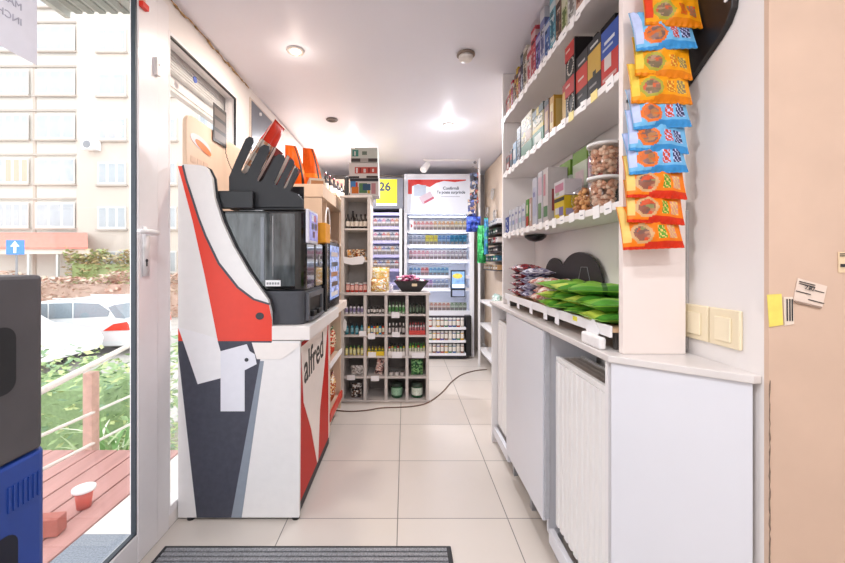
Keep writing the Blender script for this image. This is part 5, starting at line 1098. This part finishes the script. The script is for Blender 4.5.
rl = thing('deck_railing', (-1.85, 2.25, -.05), 'pale wooden railing with sloping rails beyond the deck', 'railing')
RW = mat('#e3dcd3', .6, var=.06)
def rail(a, b, r, n='rail'): MB().tube([a, b], r, 8).build(n, RW, rl, smooth=True)
rail((-1.55, 1.30, .45), (-2.15, 3.27, .45), .017); rail((-1.55, 1.30, .32), (-2.10, 3.1, .02), .009); rail((-1.55, 1.30, .18), (-2.10, 3.1, -.20), .009)
for (x, Y) in ((-1.855, 2.24), (-1.56, 1.33), (-2.13, 3.2)):
    MB().box(x-.028, x+.028, Y-.028, Y+.028, -.049 if Y < 2.2 else -1.45, .40 if Y > 2 else .43).build('post', mat('#c9a595', .7, var=.1), rl, bevel=.004)
# foliage
def foliage(name, x0, x1, y0, y1, z0, z1, n, size, cols, label, cat, seed, rnd=.0):
    rg = random.Random(seed); mb = MB()
    for i in range(n):
        while True:
            u, v, w_ = rg.random(), rg.random(), rg.random()
            # bias to the surface
            if max(abs(2*u-1), abs(2*v-1), w_) > .55: break
        bumpz = .07*(z1-z0)*math.sin(u*17+seed)+.04*(z1-z0)*math.sin(u*41)
        p = Vector((x0+(x1-x0)*u, y0+(y1-y0)*v, z0+(z1-z0)*w_+bumpz*w_))
        a = rg.uniform(0, 6.28); b = rg.uniform(-1, 1); s = size*rg.uniform(.6, 1.3)
        d1 = Vector((math.cos(a), math.sin(a), b*.6)).normalized()*s; d2 = Vector((-math.sin(a), math.cos(a), rg.uniform(-1, 1))).normalized()*s*.45
        mb.add([p-d1, p+d2, p+d1, p-d2], [(0, 1, 2, 3)], rg.randrange(len(cols)))
    mb.box(x0+.1*(x1-x0), x1-.1*(x1-x0), y0+.2*(y1-y0), y1-.2*(y1-y0), z0, z1-.22*(z1-z0), 0)
    return tag(mb.build(name, [mat(c, .7, var=.15) for c in cols]), label, cat)
foliage('green_hedge', -9.5, -2.3, 3.6, 4.6, -1.45, .10, 9000, .05, ['#93ad78', '#a9bf84', '#7d9c76', '#c0cc8c'], 'green clipped hedge between the deck and the parked cars', 'hedge', 3)
foliage('reddish_hedge', -22, -4, 17, 18, GZ, .45, 7000, .14, ['#cdb0a0', '#d9c0b0', '#c49a88', '#d0bba5'], 'reddish-brown hedge behind the parked cars', 'hedge', 5)
foliage('porch_bush', -19.5, -15.2, 21.5, 22.6, GZ, 1.6, 2500, .16, ['#a8b57a', '#c9b98a', '#b59a70'], 'yellow-green bush in front of the apartment porch', 'bush', 7)
# broad-leaved plant behind the railing
yc_ = thing('spiky_plant', (-2.0, 2.75, -1.45), 'pale spiky-leaved plant behind the railing', 'plant')
rg = random.Random(12); mb = MB()
for i in range(46):
    a = rg.uniform(0, 6.28); L = rg.uniform(.3, .55); el = rg.uniform(.5, 1.25); c0 = Vector((-2.06+rg.uniform(-.2, .2), 2.75+rg.uniform(-.1, .15), -.42+rg.uniform(-.1, .15)))
    prev = None
    for s_ in range(5):
        t = s_/4; p = c0+Vector((math.cos(a)*math.cos(el)*L*t, math.sin(a)*math.cos(el)*L*t, math.sin(el)*L*t-.15*t*t)); w_ = .016*(1-t)+.002; sd_ = Vector((-math.sin(a), math.cos(a), 0))*w_
        if prev: mb.add([prev[0], prev[1], p+sd_, p-sd_], [(0, 1, 2, 3)], i % 3)
        prev = (p-sd_, p+sd_)
mb.build('leaves', [mat('#a9bd8a', .5), mat('#dfe6cc', .5), mat('#6f9a55', .5)], yc_)
MB().cyl((-2.06, 2.75, -1.45), (-2.06, 2.75, -.35), .05, .04, 10).build('stem', mat('#8a7a60', .8), yc_)
# cars
def car(front_x, Y, label, rot=0):
    # built with the nose at -X, origin at the rear bumper foot
    t = thing('parked_car', (0, 0, 0), label, 'car', 'white parked cars')
    body = [(-4.55, .35), (-4.6, .60), (-4.5, .78), (-3.6, .98), (-3.3, 1.0), (-2.6, 1.42), (-2.2, 1.48), (-.9, 1.47), (-.45, 1.38), (-.12, .98), (-.03, .85), (0, .45), (-.05, .28), (-.82, .26)]
    for cxw in (-1.25, -3.78):
        body += [(cxw+.36*math.cos(a), .30+.36*math.sin(a)) for a in [math.pi*i/10 for i in range(11)]]
    P = MB(); low = body; m = MB().prism(low, 'y', -.88, .88); W_ = mat('#f2f2f2', .25, coat=.5, var=.01)
    m.build('body', W_, t, bevel=.03)
    gm = mat('#8d979f', .15, var=.1)
    for s_ in (-1, 1):
        y0, y1 = (-.895, -.882) if s_ < 0 else (.882, .895)
        MB().prism([(-2.15, 1.0), (-2.15, 1.40), (-1.55, 1.42), (-1.55, 1.02)], 'y', y0, y1).build('side_window', gm, t)
        MB().prism([(-1.50, 1.02), (-1.50, 1.42), (-.85, 1.40), (-.55, 1.20), (-.6, 1.06)], 'y', y0, y1).build('side_window', gm, t)
        MB().prism([(-3.1, .99), (-2.55, 1.38), (-2.2, 1.40), (-2.2, 1.0)], 'y', y0, y1).build('side_window', gm, t)
        MB().prism([(-.72, .68), (-.45, .86), (-.1, .92), (-.05, .85), (-.02, .70)], 'y', y0-.01 if s_ < 0 else y0, y1 if s_ < 0 else y1+.01).build('rear_lamp', mat('#e0402c', .25), t)
        for cxw in (-1.25, -3.78):
            w_ = MB().cyl((cxw, s_*.88, .31), (cxw, s_*.66, .31), .31, seg=28).build('wheel', mat('#3a3a3c', .8), t, bevel=.02)
            rm = MB().cyl((cxw, s_*.889, .31), (cxw, s_*.881, .31), .06, seg=16)
            for q in range(10):
                a = q*math.pi/5; rm.obox((cxw+.12*math.cos(a), s_*.886, .31+.12*math.sin(a)), .18, .008, .025, ry=-a)
            rm.tube([(cxw+.21*math.cos(a), s_*.885, .31+.21*math.sin(a)) for a in [2*math.pi*i/28 for i in range(29)]], .014, 6)
            rm.build('rim', mat('#c9ccd0', .3, .5), w_)
    MB().prism([(-.60, 1.30), (-.40, 1.02), (-.16, 1.0), (-.13, 1.02), (-.43, 1.37)], 'y', -.884, .884).build('rear_window', gm, t)
    MB().box(.0, .03, -.8, .8, .35, .55).build('rear_bumper', W_, t, bevel=.02)
    for s_ in (-1, 1): MB().tube([(-2.3, s_*.62, 1.505), (-.9, s_*.62, 1.50)], .018, 6).build('roof_rail', STEEL, t)
    return t
c1 = car(0, 0, 'white estate car with red rear lamp, seen behind the green hedge'); c1.location = (-7.25, 10.9, GZ)
c2 = dup(c1, (-12.2, 8.7, GZ), R(180), 'white car showing only its bonnet, nearer and further left than the estate')
# apartment building
YB = 24.4
ab = thing('apartment_building', (-20, YB, GZ), 'pale cream apartment block with rows of white windows across the street', 'building')
MB().box(-46, 0, YB, YB+6, GZ, 26).build('facade', mat('#dcd5cc', .85, var=.02, scale=1), ab)
B = lambda x, y: PX(x, y, YB)
a = B(0, 0)[0]
MB().box(B(33.5, 0)[0], B(36.5, 0)[0], YB-.06, YB-.001, GZ, 26).build('pilaster', mat('#bfb0a4', .85), ab)
MB().box(B(78, 0)[0], B(97, 0)[0], YB-.12, YB-.001, GZ, 26).build('recess_panel', mat('#d2c5b9', .85, var=.02, scale=1), ab)
MB().box(B(97.01, 0)[0], 0, YB-.12, YB-.001, GZ, 26).build('recess_panel', mat('#d2c5b9', .85, var=.02, scale=1), ab)
frm = mat('#dcdad6', .6); gls = mat('#b3b8bc', .4, var=.12, scale=1.2); gls2 = mat('#e3ab97', .6)
def bwin(x0, x1, y0, y1, nd, orange=False, off=0):
    p0 = B(x0, y1); p1 = B(x1, y0)
    f = MB().box(p0[0], p1[0], YB-.20-off, YB-.13, p0[1], p1[1]).build('window', frm, ab)
    wv_ = (p1[0]-p0[0])/nd
    for k in range(nd):
        MB().box(p0[0]+k*wv_+.12, p0[0]+(k+1)*wv_-.06, YB-.215-off, YB-.201-off, p0[1]+.12, p1[1]-.10).build('pane', gls2 if (orange and k != 1) else gls, f)
    MB().box(p0[0]-.1, p1[0]+.1, YB-.28, YB-.121, p0[1]-.12, p0[1]-.005).build('sill', mat('#b9aea4', .8), f)
for r in range(-5, 6):
    yb = 70+44*r
    if r < 4:
        bwin(-9, 31, yb+1, yb+26, 5, r == 2); bwin(38, 77, yb+1, yb+26, 3)
    bwin(100, 128, yb+5, yb+27, 3 if r else 2, off=.02); bwin(150, 178, yb+5, yb+27, 3, off=.02); bwin(200, 240, yb+1, yb+26, 4)
    if r < 4: MB().box(B(-80, 0)[0], B(78, 0)[0], YB-.14, YB-.061, B(0, yb+42)[1], B(0, yb+40)[1]).build('floor_band', mat('#b5aaa0', .85), ab)
# porch
pr_ = MB(); p = [B(-20, 247), B(88, 247), B(94, 233), B(20, 233)]
Yp = 22.0
Bp = lambda x, y: PX(x, y, Yp)
q0, q1 = Bp(0, 247), Bp(91, 234)
vs = [(-27, Yp, q0[1]), (Bp(88, 0)[0], Yp, q0[1]), (B(91, 0)[0], YB-.3, B(0, 233)[1]), (-27, YB-.3, B(0, 233)[1])]
pr_.add(vs+[(x, y, z-.12) for x, y, z in vs], [(0, 1, 2, 3), (7, 6, 5, 4), (0, 4, 5, 1), (1, 5, 6, 2), (2, 6, 7, 3), (3, 7, 4, 0)])
pr_.build('porch_roof', mat('#d98f80', .7, var=.12, scale=4, stretch=(3, 1, 1)), ab)
MB().box(-27, Bp(88, 0)[0], Yp+.1, Yp+.2, Bp(0, 254)[1], q0[1]-.13).build('porch_beam', mat('#ecd9cc', .8), ab)
for x in (26, 55, 84): MB().box(Bp(x, 0)[0]-.06, Bp(x, 0)[0]+.06, Yp+.12, Yp+.24, GZ, Bp(0, 254)[1]-.01).build('porch_post', frm, ab)
sg = tag(MB().box(*sorted((PX(6, 0, 14)[0], PX(24, 0, 14)[0])), 14, 14.02, PX(0, 254.5, 14)[1], PX(0, 240, 14)[1]).build('road_sign', mat('#3b86dd', .4)), 'square blue road sign with a white upward arrow', 'road sign')
c_ = PX(15, 247, 14)
MB().prism([(c_[0]-.05, c_[1]-.22), (c_[0]+.05, c_[1]-.22), (c_[0]+.05, c_[1]+.02), (c_[0]+.17, c_[1]+.02), (c_[0], c_[1]+.22), (c_[0]-.17, c_[1]+.02), (c_[0]-.05, c_[1]+.02)], 'y', 13.99, 13.999).build('arrow', mat('#ffffff', .5), sg)
MB().cyl((c_[0], 14.06, GZ), (c_[0], 14.06, PX(0, 240, 14)[1]), .035).build('sign_post', MGREY, sg)
ac = thing('air_conditioner', (B(96, 0)[0], YB-.4, B(0, 152)[1]), 'white air-conditioning unit on the apartment facade', 'air conditioner')
p0, p1 = B(89, 152), B(103, 142)
MB().box(p0[0], p1[0], YB-.6, YB-.14, p0[1], p1[1]).build('casing', WHITE, ac, bevel=.02)
MB().cyl(((p0[0]+p1[0])/2-.1, YB-.61, (p0[1]+p1[1])/2), ((p0[0]+p1[0])/2-.1, YB-.6, (p0[1]+p1[1])/2), .24, seg=20).build('fan_grille', MGREY, ac)

# ================================================================ LIGHT, WORLD, CAMERA
w = bpy.data.worlds.new('world'); scn.world = w; w.use_nodes = True
bg = w.node_tree.nodes['Background']; bg.inputs[0].default_value = (.92, .96, 1, 1); bg.inputs[1].default_value = 2.3
cam = bpy.data.cameras.new('camera'); co = bpy.data.objects.new('camera', cam); COL.objects.link(co); scn.camera = co
co.location = (0, 0, H); co.rotation_euler = (R(90), 0, 0)
cam.sensor_width = 36; cam.lens = F/845*36; cam.clip_start = .02; cam.clip_end = 200
cam.shift_x = (422.5-VX)/845; cam.shift_y = -(281.5-VY)/845
scn.view_settings.view_transform = 'Standard'; scn.view_settings.look = 'None'; scn.view_settings.gamma = 1
scn.view_settings.use_curve_mapping = False; scn.view_settings.exposure = .22
